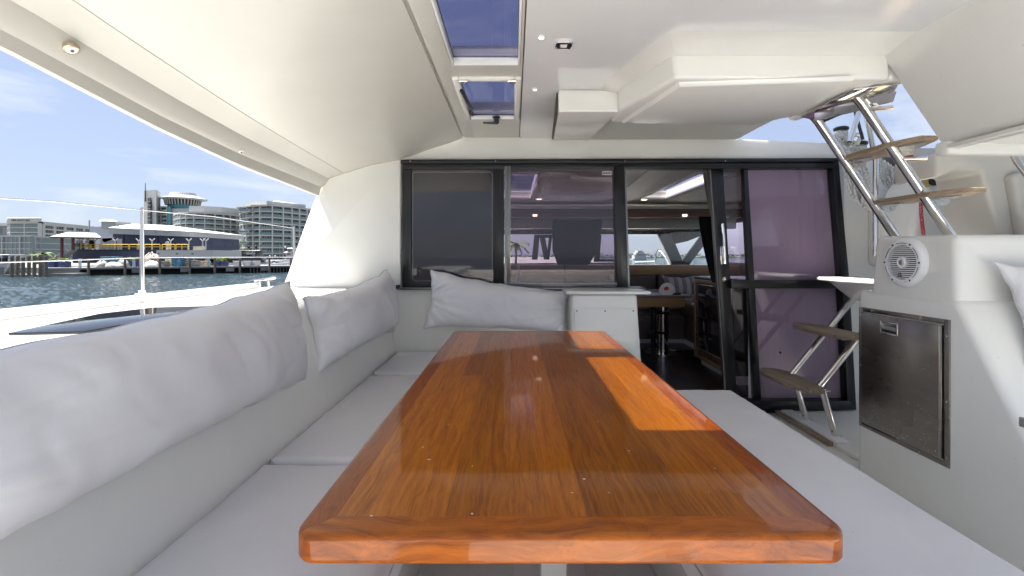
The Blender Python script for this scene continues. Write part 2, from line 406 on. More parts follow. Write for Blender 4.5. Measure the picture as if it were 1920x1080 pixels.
# seat bases (moulded)
m_ = MB(); m_.box(-.86, -.34, -1.6, 3.33, -1.15, -.785, .02); m_.box(-.34, .40, 2.80, 3.33, -1.15, -.785, .02)
struct(m_, 'seat_base', 'gel')
m_ = MB(); m_.box(.50, 1.10, -1.2, 2.38, -1.15, -.79, .03)
struct(m_, 'bench_base', 'gel')
# wall under the windows, with the sill
m_ = MB(); m_.box(-1.42, .86, 3.34, 3.42, -1.15, -.245); struct(m_, 'wall_below_windows', 'gel')
m_ = MB(); m_.box(-.84, .95, 3.27, 3.42, -.245, -.228, .006); struct(m_, 'window_sill', 'alu')
# left bulkhead that carries the roof
m_ = MB(); m_.prism([(-.822, 3.325, -.238), (-1.70, 3.325, -.238), (-1.66, 3.325, -.15), (-1.545, 3.325, .18), (-1.47, 3.325, .38), (-1.40, 3.325, .56), (-1.25, 3.325, .66), (-.822, 3.325, .74)], (0, .1, 0), .014, 2)
struct(m_, 'side_bulkhead', 'gel', 50)
m_ = MB()
for i in range(1): m_.tube([(-1.70+.04*0, 3.318, -.233), (-.83, 3.318, -.233)], .006, 6)
struct(m_, 'bulkhead_bead', 'gel')
# wall above the windows; the salon roof edge goes on to the right behind the opening
m_ = MB(); m_.prism([(-.87, 3.335, .70), (2.43, 3.335, .70), (2.43, 3.335, .825), (1.95, 3.335, .845), (1.6, 3.335, .86), (1.5, 3.335, .95), (-.5, 3.335, .97), (-.87, 3.335, .90)], (0, .12, 0), .008)
struct(m_, 'wall_above_windows', 'gel')

# ---- roof over the cockpit: left, lofted part
crease = [(-1.4, .86), (.6, .858), (1.1, .845), (1.4455, .813), (1.632, .783), (2.0, .733), (2.334, .692), (2.8, .648), (3.33, .604)]
liptab = [(-1.4, .79), (.3, .76), (.9, .71), (1.413, .641), (1.955, .550), (2.4655, .491), (3.33, .435)]
def roof_row(d):
    k = max(0, (d-1.1)/2.23)
    xc = -1.242-.085*(3.3-max(d, .3)); xl = -1.7155+.085*max(d, .3); zl = lerp_tab(liptab, d)
    z1 = .86-.157*k**1.7; zc = lerp_tab(crease, d); h = .046+.02*k
    row = [(-.375, .862), (-.45, .861-.028*k**2), (-.56, .860-.062*k**2), (-.70, .86-.11*k**1.8), (-.83, z1), ((-.83+xc)/2, (z1+zc)/2+.012*k), (xc+.02, zc+.004), (xc, zc), (xc-.02, zc-.0075),
           ((xc+xl)/2-.01, (zc+zl+h)/2+.012), (xl+.055, zl+h+.018), (xl+.03, zl+h), (xl+.022, zl+h*.5), (xl+.015, zl+.006), (xl, zl), (xl-.003, zl+.02), (xl-.006, zl+.06)]
    return [(x, d, z) for x, z in row]
ds = [RA, .7, .9, 1.1, 1.3]+[1.45+.13*i for i in range(15)]
low = [roof_row(d) for d in ds]
ds[-1] = 3.32
low[-1] = roof_row(3.32)
upp = [[(p[0], p[1], 1.0 if i < 13 else (.96-.06*(i-12)*.5)) for i, p in enumerate(r)] for r in low]
for r in upp:
    r[-1] = (r[-1][0]-.01, r[-1][1], max(.62, roof_row(r[0][1])[-1][2]+.03)); r[-2] = (r[-2][0], r[-2][1], r[-1][2]+.06)
m_ = MB(); m_.slabgrid(low, upp)
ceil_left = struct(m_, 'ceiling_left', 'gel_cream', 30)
m_ = MB()
m_.tube([roof_row(d)[7] for d in ds], .0022, 6)
m_.tube([(roof_row(3.32)[i][0], 3.318, roof_row(3.32)[i][2]-.001) for i in range(0, 12)], .003, 6)
struct(m_, 'ceiling_seam', mat('seam_putty', (.42, .39, .33), .8))
# ---- centre strip with the two skylight holes
m_ = MB()
zc0, zc1 = .866, .96
m_.box(-.360, -.283, RA, 3.33, zc0, zc1, .004); m_.box(.031, .040, RA, 3.33, zc0, zc1)
for a, b in ((RA, 1.24), (2.075, 2.235), (2.835, 3.33)): m_.box(-.284, .0312, a, b, zc0+.0012, zc1-.001)
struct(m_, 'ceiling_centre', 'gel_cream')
m_ = MB(); m_.box(-.377, -.359, RA, 3.33, .874, .95); struct(m_, 'ceiling_groove', 'gel_cream')
m_ = MB(); m_.box(.040, .0455, RA, 3.33, .8695, .95); struct(m_, 'ceiling_joint', 'seam')
# ---- right flat, glossy part, stopping short where the ladder goes up
m_ = MB()
m_.prism([(.0455, RA, .862), (1.60, RA, .862), (1.60, 1.95, .862), (1.50, 2.3, .862), (1.50, 2.6, .862), (1.60, 3.0, .862), (1.66, 3.33, .862), (.0455, 3.33, .862)], (0, 0, .09))
struct(m_, 'ceiling_right', 'gel_gloss')
# flybridge side moulding on the right
m_ = MB()
m_.hull8([(1.545, 1.93, .864), (1.775, 1.90, .478), (1.80, 1.90, .462), (3.2, 1.90, .43), (3.2, 1.93, 1.15), (1.545, 1.93, 1.15)],
         [(1.56, RA, .864), (1.80, RA, .478), (1.825, RA, .462), (3.2, RA, .43), (3.2, RA, 1.15), (1.56, RA, 1.15)], .012, 3)
struct(m_, 'flybridge_side', 'gel')
m_ = MB(); m_.box(1.775, 3.2, 1.855, 1.925, .418, .476, .016, 3); struct(m_, 'flybridge_lip', 'gel')
m_ = MB(); m_.prism([(1.7755, RA, .459), (1.7755, 1.9, .459), (1.815, 1.9, .455), (1.84, RA, .455)], (0, 0, -.018), .006); struct(m_, 'flybridge_trim', 'gel')
# moulded cove and locker under the roof
# white gunwale bar round the ladder opening
m_ = MB()
m_.hull8([(1.478, 2.46, .728), (1.53, 2.47, .728), (1.715, 1.97, .752), (1.60, 1.93, .752)], [(1.478, 2.46, .80), (1.53, 2.47, .80), (1.715, 1.97, .864), (1.60, 1.93, .864)], .02, 4)
struct(m_, 'opening_rim', 'gel')

# salon side to the right of the door, and the helm mouldings
m_ = MB()
D = 3.40
m_.prism([P(1572, 268, D), P(1572, 860, D), P(1815, 860, D), P(1812, 440, D), P(1800, 350, D), P(1762, 322, D), P(1740, 325, D), P(1690, 316, D), P(1640, 300, D), P(1600, 283, D)], (0, .25, 0), .03, 3)
struct(m_, 'salon_side_wall', 'gel')
m_ = MB(); m_.prism([P(1640, 352, 3.34), P(1640, 372, 3.34), P(1800, 372, 3.34), P(1800, 352, 3.34)], (0, .1, 0), .02, 3)
m_.box(X(1646, 3.3), X(1800, 3.3), 3.18, 3.42, Z(500, 3.3), Z(372, 3.3), .04, 3)
struct(m_, 'winch_ledge', 'gel')

m_ = MB()
m_.prism([P(1738, 345, 2.9), P(1752, 328, 2.9), P(1800, 328, 2.9), P(1824, 350, 2.9), P(1846, 398, 2.9), P(1868, 470, 2.9), P(1700, 470, 2.9), P(1722, 400, 2.9)], (0, .35, 0), .05, 4)
struct(m_, 'helm_pod', 'gel')
m_ = MB()
D = 2.35
m_.prism([P(1757, 285, D), P(1757, 335, D), P(1795, 318, D), P(1842, 320, D), P(1852, 365, D), P(1862, 398, D), P(1876, 460, D), P(2150, 460, D), P(2150, 285, D)], (0, .28, 0), .025, 3)
struct(m_, 'helm_moulding', 'gel_cream')
m_ = MB(); m_.prism([P(1900, 330, D-.05), P(1912, 322, D-.05), P(2150, 322, D-.05), P(2150, 460, D-.05), P(1925, 460, D-.05)], (0, .06, 0), .02, 3); struct(m_, 'helm_moulding_panel', 'gel_cream')

# the console: upper block with the speaker, lower block with the fridge, sloping aft face
m_ = MB()
m_.hull8([(1.787, 2.372, -1.15), (1.787, 1.31, -1.15), (3.3, 1.31, -1.15), (3.3, 2.372, -1.15)],
         [(1.7925, 2.372, -.176), (1.792, 1.835, -.176), (3.3, 1.835, -.176), (3.3, 2.372, -.176)], .03, 4)
struct(m_, 'console_base', 'gel', 50)
m_ = MB()
m_.hull8([(1.797, 2.302, -.215), (1.797, 1.840, -.215), (3.3, 1.840, -.215), (3.3, 2.302, -.215)],
         [(1.815, 2.285, .098), (1.815, 1.862, .088), (3.3, 1.862, .085), (3.3, 2.285, .098)], .03, 5)
struct(m_, 'console_top', 'gel', 50)
m_ = MB(); m_.box(1.93, 2.5, 2.55, 3.32, -1.15, -1.125, .006); struct(m_, 'step_platform', 'nonskid')

# unseen canopy, added high above the helm side to keep the sun off it
t = thing('helm_sun_blocker', 'flat canvas canopy on four poles, added out of view to shade the helm', 'canopy', (2.2, 2.0, 2.9))
m_ = MB(); m_.box(1.0, 3.0, 1.2, 4.6, 2.85, 2.9, .02); m_.build('canvas', mat('canvas', (.5, .5, .5), .9), t)
for xx in (1.1, 2.9):
    for yy in (1.3, 1.8): m_ = MB(); m_.tube([(xx, yy, .96), (xx, yy+(0 if yy < 1.5 else 2.6), 2.86)], .02, 8); m_.build('pole', 'steel', t)
# aft of the eye: a sunlit aft deck and seat, seen only in reflections and giving its bounce
m_ = MB(); m_.box(-1.0, 2.2, -3.1, -2.6, -1.15, -.72, .04); m_.box(-1.0, 2.2, -3.2, -3.08, -.72, -.3, .04)
struct(m_, 'aft_seat', 'gel')

# ================================================================== FITTINGS UNDER THE ROOF
t = thing('overhead_locker', 'white moulded locker hanging under the roof beside the boarding ladder', 'locker', (1.0, 2.2, .862))
out_lo = [(1.58, 1.905, .742), (.678, 1.905, .742), (.543, 2.33, .742), (.543, 2.53, .742), (1.33, 2.56, .742), (1.49, 2.44, .742)]
out_hi = [(1.58, 1.915, .8615), (.670, 1.915, .8615), (.535, 2.33, .8615), (.535, 2.62, .8615), (1.36, 2.66, .8615), (1.50, 2.50, .8615)]
m_ = MB(); m_.hull8(out_lo, out_hi, .016, 3); m_.build('locker_body', 'gel', t, 50)
m_ = MB(); a = [(.715, 1.952), (1.405, 1.885), (1.462, 2.33), (1.325, 2.515), (.60, 2.485)]
m_.hull8([(x, y, .724) for x, y in a], [(x+(.012 if x > 1 else -.012), y+(.012 if y > 2.2 else -.012), .7435) for x, y in a], .003); m_.build('access_panel', 'gel', t)
m_ = MB(); m_.hull8([(1.56, 1.90, .842), (.672, 1.90, .842), (.535, 2.33, .842), (.535, 2.36, .842), (1.56, 2.3, .842)],
                    [(1.60, 1.745, .8622), (.60, 1.745, .8622), (.45, 2.22, .8622), (.45, 2.37, .8622), (1.60, 2.32, .8622)], .004, 2); m_.build('cove', 'gel', t, 60)
t = thing('small_overhead_locker', 'small low white locker under the roof left of the big moulded one', 'locker', (.4, 2.8, .86))
m_ = MB(); m_.hull8([(.232, 2.355, .745), (.545, 2.355, .745), (.545, 3.3, .838), (.285, 3.3, .838)], [(.232, 2.355, .8618), (.545, 2.355, .8618), (.545, 3.3, .8618), (.285, 3.3, .8618)], .010, 3)
m_.build('locker_body', 'gel', t, 50)
m_ = MB(); m_.box(.545, 1.62, 2.62, 3.31, .846, .8605, .004); m_.build('shaded_recess_panel', mat('shaded_ceiling_grey', (.52, .51, .48), .4), t)  # shade on the ceiling behind the lockers, painted in as a grey panel
m_ = MB(); m_.hull8([(.226, 2.40, .752), (.231, 2.40, .752), (.283, 3.3, .842), (.278, 3.3, .842)], [(.226, 2.40, .861), (.231, 2.40, .861), (.283, 3.3, .861), (.278, 3.3, .861)]); m_.build('joint', 'seam', t)

def ring(mb, x0, x1, y0, y1, w, z0, z1, r=.004):
    mb.box(x0, x0+w, y0, y1, z0, z1, r); mb.box(x1-w, x1, y0, y1, z0, z1, r)
    mb.box(x0+w-.001, x1-w+.001, y0, y0+w, z0+.0006, z1-.0006, r); mb.box(x0+w-.001, x1-w+.001, y1-w, y1, z0+.0006, z1-.0006, r)
t = thing('skylight', 'large fixed purple tinted skylight nearest the camera in the roof', 'skylight', (-.12, 1.65, .9), 'skylights over the cockpit')
m_ = MB(); ring(m_, -.282, .030, 1.241, 2.074, .010, .866, .905, .003); m_.build('frame', 'gel', t)
m_ = MB(); m_.box(-.273, .021, 1.250, 2.065, .904, .910); m_.build('pane', 'pane_sky', t)
m_ = MB(); ring(m_, -.276, .024, 1.247, 2.068, .006, .900, .9035, 0); m_.build('gasket', 'black_m', t)
t = thing('skylight', 'small opening roof hatch with stay arm and latch nearer the windows', 'skylight', (-.12, 2.53, .9), 'skylights over the cockpit')
m_ = MB(); ring(m_, -.300, .038, 2.20, 2.865, .034, .852, .880, .010); m_.build('frame', 'gel', t, 50)
m_ = MB(); m_.box(-.274, .012, 2.228, 2.838, .882, .888); m_.build('pane', 'pane_sky', t)
m_ = MB(); ring(m_, -.272, .010, 2.229, 2.836, .007, .8775, .8815, 0); m_.build('gasket', 'black_m', t)
for hx in (-.245, -.008):
    m_ = MB(); m_.box(hx-.018, hx+.018, 2.205, 2.222, .842, .853, .003); m_.tube([(hx-.02, 2.203, .846), (hx+.02, 2.203, .846)], .0045, 8)
    for s in (-1, 1): m_.lathe([(.006, 0), (.006, .004), (.003, .006)], (hx+s*.012, 2.214, .843), (0, 0, -1), 8)
    m_.build('hinge', 'steel', t)
m_ = MB(); m_.tube([(-.272, 2.33, .856), (-.255, 2.40, .842), (-.238, 2.62, .842)], .005, 8); m_.tube([(-.262, 2.36, .846), (-.250, 2.50, .840)], .011, 10)
m_.box(-.262, -.238, 2.67, 2.73, .836, .856, .004); m_.tube([(-.238, 2.6, .842), (-.25, 2.7, .846)], .005, 8); m_.lathe([(.010, 0), (.010, .014)], (-.268, 2.34, .842), (0, 0, 1), 10)
m_.build('stay_arm', 'dgrey', t)
m_ = MB(); m_.lathe([(.016, 0), (.018, .02), (.016, .03), (.010, .034)], (-.107, 2.835, .856), (0, 0, -1), 16); m_.tube([(-.10, 2.835, .828), (-.19, 2.82, .826)], [.009, .006], 8)
m_.lathe([(.022, 0), (.026, .004), (.022, .008)], (-.107, 2.815, .862), (0, 0, -1), 16); m_.build('latch', 'dgrey', t)

t = thing('ceiling_lamp', 'square chrome rimmed unlit lamp in the glossy right ceiling', 'ceiling lamp', (.204, 1.852, .862))
m_ = MB(); ring(m_, .170, .238, 1.82, 1.884, .006, .852, .863, .003); m_.build('rim', 'chrome', t)
m_ = MB(); m_.box(.176, .232, 1.826, 1.878, .854, .862); m_.build('face', 'black', t)
m_ = MB(); m_.box(.190, .217, 1.838, 1.864, .8525, .855, .001); m_.build('diffuser', 'plastic', t)
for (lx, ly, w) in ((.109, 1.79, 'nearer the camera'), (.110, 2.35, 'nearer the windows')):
    t = thing('ceiling_white_dot', 'small round glowing white dot in the glossy ceiling, the one '+w, 'ceiling lamp', (lx, ly, .862), 'white dots in the ceiling')
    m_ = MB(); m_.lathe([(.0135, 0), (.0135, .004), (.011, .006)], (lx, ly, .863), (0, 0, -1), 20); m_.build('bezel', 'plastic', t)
    m_ = MB(); m_.lathe([(.0095, 0), (.0095, .0012)], (lx, ly, .857), (0, 0, -1), 20); m_.build('glow_disc', 'lamp', t)  # bright dot drawn as a small glowing disc
for (lx, ly, lz, w, rr) in ((-1.507, 1.55, .706, 'with a rust stained rim nearest the camera', .023), (-1.470, 2.45, .566, 'clean and smaller looking, further along the roof edge', .02)):
    nrm = Vector((.38, 0, -1)).normalized() if False else Vector((-.62, 0.1, -1)).normalized()
    nrm = Vector((.60, -.1, -1)).normalized()
    t = thing('soffit_lamp', 'round chrome lamp '+w, 'ceiling lamp', (lx, ly, lz), 'round lamps along the roof edge')
    m_ = MB(); m_.lathe([(rr, -.01), (rr, .004), (rr*.85, .008), (rr*.8, .005)], (lx, ly, lz), nrm, 22); m_.build('rim', mat('rusty_chrome', (.55, .45, .33), .3, .8), t)
    m_ = MB(); m_.lathe([(rr*.78, 0), (rr*.7, .007), (rr*.4, .009)], (lx, ly, lz), nrm, 22); m_.build('lens', 'plastic', t)
    m_ = MB(); m_.lathe([(rr*.22, .005), (rr*.22, .012)], (lx, ly, lz), nrm, 12); m_.build('screw', 'dgrey', t)

# ================================================================== SALON FRONT: WINDOWS AND DOOR
DW = 3.30
def pbox(mb, x0, x1, y0, y1, d0, d1, r=0): return mb.box(X(x0, d0), X(x1, d0), d0, d1, Z(y1, d0), Z(y0, d0), r)
def pp(mb, pts, d, th, r=0): return mb.prism([P(a, b, d) for a, b in pts], (0, th, 0), r)
t = thing('salon_window', 'black framed salon window wall with three bays behind the grey cushion', 'window', (X(960, DW), DW, -.23))
m_ = MB(); pp(m_, [(751, 299), (1573, 296), (1573, 303), (751, 306)], DW-.02, .06, .003); m_.build('header_cap', 'black', t)
m_ = MB(); pp(m_, [(755, 306), (1573, 303), (1573, 315), (755, 317)], DW, .08, .003); m_.build('header_track', 'black', t)
m_ = MB(); pp(m_, [(754, 318), (771, 318), (771, 540), (754, 540)], DW+.005, .05, .003); m_.build('left_stile', 'black', t)
m_ = MB(); pp(m_, [(925, 314), (945, 314), (945, 532), (925, 532)], DW+.008, .04, .003); m_.build('middle_stile', 'black', t)
m_ = MB(); pp(m_, [(946, 312), (950, 312), (950, 530), (946, 530)], DW-.004, .03); pp(m_, [(950, 311), (958, 311), (957, 530), (950, 530)], DW-.008, .03, .003); m_.build('aluminium_track', 'alu', t)
m_ = MB(); pp(m_, [(771, 531), (946, 531), (946, 541), (771, 541)], DW+.006, .05, .002); m_.build('bottom_rail', 'black', t)
m_ = MB(); pp(m_, [(950, 529), (1157, 530), (1157, 536), (950, 535)], DW-.003, .04, .002); m_.build('lower_track', 'alu', t)
m_ = MB(); pp(m_, [(950, 536), (1178, 538), (1178, 546), (950, 542)], DW-.01, .05, .002); m_.build('lower_rail', 'dgrey', t)
m_ = MB(); pp(m_, [(958, 315), (1156, 312), (1156, 319), (958, 322)], DW+.004, .04, .002); m_.build('upper_track', 'dgrey', t)
m_ = MB(); pp(m_, [(1151, 310), (1171, 309), (1178, 546), (1157, 538)], DW-.004, .07, .003); m_.build('door_post', 'black', t)
m_ = MB(); pp(m_, [(1171, 309), (1174, 309), (1181, 546), (1178, 546)], DW+.01, .05); m_.build('door_post_edge', 'alu', t)
m_ = MB(); pp(m_, [(771, 317), (926, 317), (926, 532), (771, 532)], DW+.018, .006); o = m_.build('pane', 'smoked', t); o['label'] = 'black opaque pane of the left bay'
m_ = MB(); bp = [Vector((0, 0, 0))]
rp = rounded_rect(X(773, DW), X(923, DW), Z(527, DW), Z(322, DW), .02, 0, 5)
m_.tube([(x, DW+.0165, y) for x, y, _ in rp], .0016, 5, closed=True); m_.build('seal_line', mat('grey_seal', (.3, .3, .3), .6), t)
m_ = MB(); pp(m_, [(958, 320), (1154, 318), (1158, 531), (958, 531)], DW+.03, .006); o = m_.build('pane', 'pane', t); o['label'] = 'see-through purple pane of the middle bay'
m_ = MB(); pp(m_, [(1129, 321), (1148, 321), (1148, 328), (1129, 328)], DW+.0275, .001); m_.build('sticker', mat('pale_sticker', (.6, .55, .6), .6), t)
m_ = MB(); [pp(m_, [(1130+3*i, 323), (1132+3*i, 323), (1132+3*i, 326), (1130+3*i, 326)], DW+.0268, .0006) for i in range(6)]; m_.build('sticker_print', 'ink', t)
for sx in (769, 929, 1172, 1360):
    m_ = MB(); m_.lathe([(.004, 0), (.004, .002)], P(sx, 302, DW-.02), (0, -1, 0), 8); m_.build('screw', 'steel_s', t)
m_ = MB(); m_.box(X(744, 3.3), X(750, 3.3), 3.27, 3.31, Z(541, 3.3), Z(534, 3.3), .002); m_.tube([P(746, 534, 3.27), P(746, 541, 3.27)], .004, 8); m_.build('catch', 'black', t)

t = thing('sliding_door', 'black framed sliding glass door standing open, chrome handle on its stile', 'door', (X(1360, 3.36), 3.34, -1.13))
DD = 3.36
m_ = MB(); pp(m_, [(1332, 311), (1356, 313), (1369, 525), (1383, 760), (1363, 760), (1348, 525)], DD, .04, .004); m_.build('stile', 'black', t)
m_ = MB(); pp(m_, [(1330, 311), (1332.4, 311), (1363, 760), (1360.5, 760)], DD-.004, .03); m_.build('stile_edge', 'alu', t)
m_ = MB(); pp(m_, [(1356, 314), (1395, 314), (1417, 756), (1383, 756)], DD+.02, .006); m_.build('pane', 'pane_door', t)
h = t
hn = MB(); hx = X(1354, DD)
hp = [P(1352, 424, DD-.01), P(1355, 420, DD-.045), P(1357, 440, DD-.05), P(1359, 478, DD-.05), P(1359, 494, DD-.045), P(1356, 497, DD-.01)]
hn.tube(hp, .009, 10); hd = hn.build('handle', 'chrome', t)
hn = MB(); pp(hn, [(1350, 462), (1358, 462), (1360, 496), (1352, 496)], DD-.012, .014, .004); hn.build('handle_plate', 'chrome', hd)
hn = MB(); hn.lathe([(.018, 0), (.018, .006), (.012, .010), (.006, .016)], P(1358, 524, DD), (0, -1, 0), 16); hn.build('lock', 'steel', t)

t = thing('glazed_side_panel', 'fixed two pane purple screen right of the open door, behind the steps', 'window', (X(1490, 3.33), 3.33, -1.13))
m_ = MB(); pp(m_, [(1394, 312), (1402, 312), (1415, 525), (1428, 756), (1416, 756), (1404, 525)], DW+.02, .05, .003); m_.build('inner_stile', 'black', t)
m_ = MB(); pp(m_, [(1562, 312), (1573, 303), (1583, 420), (1593, 525), (1606, 768), (1590, 768), (1579, 525)], DW-.002, .07, .003); m_.build('outer_stile', 'black', t)
m_ = MB(); pp(m_, [(1372, 525), (1582, 525), (1583, 541), (1372, 541)], DW+.012, .045, .003); m_.build('mid_rail', 'black', t)
m_ = MB(); pp(m_, [(1356, 752), (1594, 752), (1606, 769), (1356, 769)], DW-.01, .08, .003); m_.build('bottom_rail', 'black', t)
m_ = MB(); pp(m_, [(1400, 314), (1564, 314), (1582, 526), (1412, 526)], DW+.035, .005); m_.build('upper_pane', 'pane_door', t)
m_ = MB(); pp(m_, [(1412, 540), (1583, 540), (1594, 753), (1425, 753)], DW+.035, .005); m_.build('lower_pane', 'pane_door', t)
m_ = MB(); m_.lathe([(.008, 0), (.008, .002)], P(1463, 661, DW+.034), (0, -1, 0), 12); m_.build('plug', 'black_m', t)
rb = MB()
n = 40
rb.grid([[P(px, py, DW+.075+.0015*math.sin(px*.5)) for px in [1403+k*4.6 for k in range(n)]] for py in (314, 420, 526, 640, 753)])
bl = rb.build('roller_blind', 'blind', None); tag(bl, 'pale pinkish blind drawn down behind the purple side panel', 'blind')

# counter cabinet under the window
t = thing('counter_cabinet', 'low white cabinet with screwed access panel beside the open door', 'cabinet', (.63, 3.15, -1.15))
m_ = MB(); m_.hull8([(.385, 3.0, -1.15), (.875, 3.0, -1.15), (.875, 3.34, -1.15), (.385, 3.34, -1.15)], [(.385, 3.0, -.253), (.815, 3.0, -.253), (.815, 3.34, -.253), (.385, 3.34, -.253)], .02, 3); m_.build('cabinet_body', 'gel', t)
m_ = MB(); m_.prism([(.40, 2.985, -.8), (.825, 2.985, -.8), (.795, 2.985, -.345), (.40, 2.985, -.345)], (0, .02, 0), .003); ap = m_.build('access_panel', 'gel', t)
for sx, sz in ((.415, -.36), (.60, -.36), (.785, -.36), (.415, -.7), (.80, -.7)):
    m_ = MB(); m_.lathe([(.005, 0), (.005, .002)], (sx, 2.985, sz), (0, -1, 0), 8); m_.build('screw', 'dgrey', ap)
m_ = MB(); m_.box(.345, .90, 2.98, 3.33, -.2525, -.232, .006, 3); m_.build('countertop', 'gel', t)

# ================================================================== CONSOLE FITTINGS
t = thing('marine_speaker', 'round white slatted loudspeaker on the console above the steel fridge door', 'speaker', (1.80, 2.094, -.03))
sc_ = (1.809, 2.094, -.03); ax = (-1, 0, .02)
m_ = MB(); m_.lathe([(.106, -.004), (.106, .004), (.102, .012), (.094, .024), (.090, .026), (.074, .026), (.072, .018), (.072, .003)], sc_, ax, 56); m_.build('housing', 'plastic', t)
m_ = MB(); m_.lathe([(.072, .006), (.072, .010)], sc_, ax, 48); m_.build('cone', mat('speaker_cone', (.012, .012, .013), .8), t)
nsl = 17
for i in range(nsl):
    z = -.066+.132*i/(nsl-1); hw = math.sqrt(max(.0725**2-z*z, 1e-4))
    m_ = MB(); m_.box(1.7830, 1.7905, 2.094-hw, 2.094+hw, -.03+z-.0021, -.03+z+.0021, .0005, 1); m_.build('grille_slat', 'plastic', t)
m_ = MB(); m_.lathe([(.024, .012), (.024, .026), (.018, .029), (.014, .026), (.004, .026)], sc_, ax, 28); m_.build('tweeter', 'plastic', t)
m_ = MB(); m_.lathe([(.012, .0265), (.010, .029), (.004, .030)], sc_, ax, 20); m_.build('tweeter_dome', 'steel_s', t)
m_ = MB()
for a in range(6):
    pts = [(1.7825, 2.094+.083*math.cos(R(60*a+k)), -.03+.083*math.sin(R(60*a+k))) for k in range(12, 50, 6)]
    m_.tube(pts, .0014, 5)
m_.build('rim_groove', 'dgrey', t)
for a in range(6):
    m_ = MB(); m_.lathe([(.0042, 0), (.0042, .002)], (1.7830, 2.094+.086*math.cos(R(60*a)), -.03+.086*math.sin(R(60*a))), (-1, 0, 0), 10); m_.build('screw', 'dgrey', t)
m_ = MB()   # the maker's mark at the foot of the grille: two mirrored L-shaped strokes
y0 = 2.100; zb = -.094
for s in (-1, 1):
    c = y0+s*.0045
    m_.prism([(1.7822, c-s*.002, zb+.022), (1.7822, c-s*.002, zb), (1.7822, c+s*.015, zb), (1.7822, c+s*.012, zb+.004), (1.7822, c+s*.003, zb+.005), (1.7822, c+s*.0015, zb+.022)], (.001, 0, 0))
m_.build('emblem', 'ink', t)

t.scale = (1, 1.08, 1.08)
t = thing('cockpit_fridge', 'brushed steel fridge door with recessed latch set in the console side', 'fridge', (1.79, 2.13, -.87))
def xf(z): return 1.787+.005*(z+1.15)/.974    # the console side leans very slightly
y0, y1, z0, z1 = 1.864, 2.352, -.872, -.262
m_ = MB()
w = .022
def fp(ya, yb, za, zb, d0, d1, r=0): return m_.box(xf((za+zb)/2)-d1, xf((za+zb)/2)-d0, ya, yb, za, zb, r)
fp(y0, y0+w, z0, z1, -.004, .006, .001); fp(y1-w, y1, z0, z1, -.004, .006, .001); fp(y0+w, y1-w, z0, z0+w, -.004, .0055, .001); fp(y0+w, y1-w, z1-w, z1, -.004, .0055, .001)
m_.build('outer_frame', 'fridge', t)
m_ = MB(); fp(y0+w+.006, y1-w-.002, z0+w+.006, z1-w-.004, .0, .013, .002)
m_.build('door_panel', 'fridge', t)
m_ = MB(); fp(y0+w, y0+w+.007, z0+w, z1-w, -.004, .002); m_.build('door_gap', 'black_m', t)
m_ = MB(); fp(y0+w+.012, y0+w+.0145, z0+w+.01, z1-w-.008, .013, .0145); m_.build('door_edge', 'steel', t)
yh0, yh1, zh0, zh1 = 2.105, 2.205, -.372, -.312
m_ = MB(); o_ = .0135
fp(yh0, yh0+.006, zh0, zh1, .012, .017, .001); fp(yh1-.006, yh1, zh0, zh1, .012, .017, .001); fp(yh0+.006, yh1-.006, zh0, zh0+.006, .012, .0168, .001); fp(yh0+.006, yh1-.006, zh1-.006, zh1, .012, .0168, .001)
m_.build('latch_rim', 'steel', t)
m_ = MB(); m_.grid([[(xf(-.34)-.0135-.004*math.sin(math.pi*k/8), y, zh0+.008+(zh1-zh0-.016)*k/8) for k in range(9)] for y in (yh0+.008, yh1-.008)]); m_.build('latch_cup', 'steel', t)
for (a, b) in ((y0+.011, -.33), (y0+.011, -.6), (y0+.011, -.83), (y1-.011, -.30), (y1-.011, -.56), (y1-.011, -.84), (2.0, z1-.011), (2.27, z1-.011), (2.0, z0+.011), (2.27, z0+.011)):
    m_ = MB(); m_.lathe([(.0045, 0), (.004, .002), (.002, .003)], (xf(b)-.006, a, b), (-1, 0, 0), 10); m_.build('screw', 'steel', t)
rnd = random.Random(4); m_ = MB()
for k in range(130):
    ya = rnd.uniform(y0+.04, y1-.04); zz = rnd.uniform(z0+.04, z1-.03)
    if rnd.random() < .55: zz = z0+.03+abs(rnd.gauss(0, .06)); ya = rnd.uniform(y0+.03, y1-.03)
    elif rnd.random() < .7: ya = y0+.07+abs(rnd.gauss(0, .04))
    if zz > z1-.03 or ya > y1-.03: continue
    q = rnd.uniform(.0007, .0019); m_.lathe([(q, 0), (q*.8, q*.5), (q*.2, q*.7)], (xf(zz)-.0129, ya, zz), (-1, 0, 0), 6)
o = m_.build('water_drops', mat('drop', (.8, .8, .8), .08, 0, spec=.8), t); o['kind'] = 'stuff'
m_ = MB(); [m_.box(xf(-.28)-.0140, xf(-.28)-.0132, 2.285+.006*i, 2.289+.006*i, -.3035, -.2985) for i in range(5)]; m_.build('badge_letters', 'plastic', t)

m_ = MB(); m_.box(1.778, 1.792, 1.575, 1.603, -.600, -.565, .003); b = m_.build('hinge_plate', 'steel_s', None); tag(b, 'small steel hinge plate low on the right edge of the console', 'hinge')

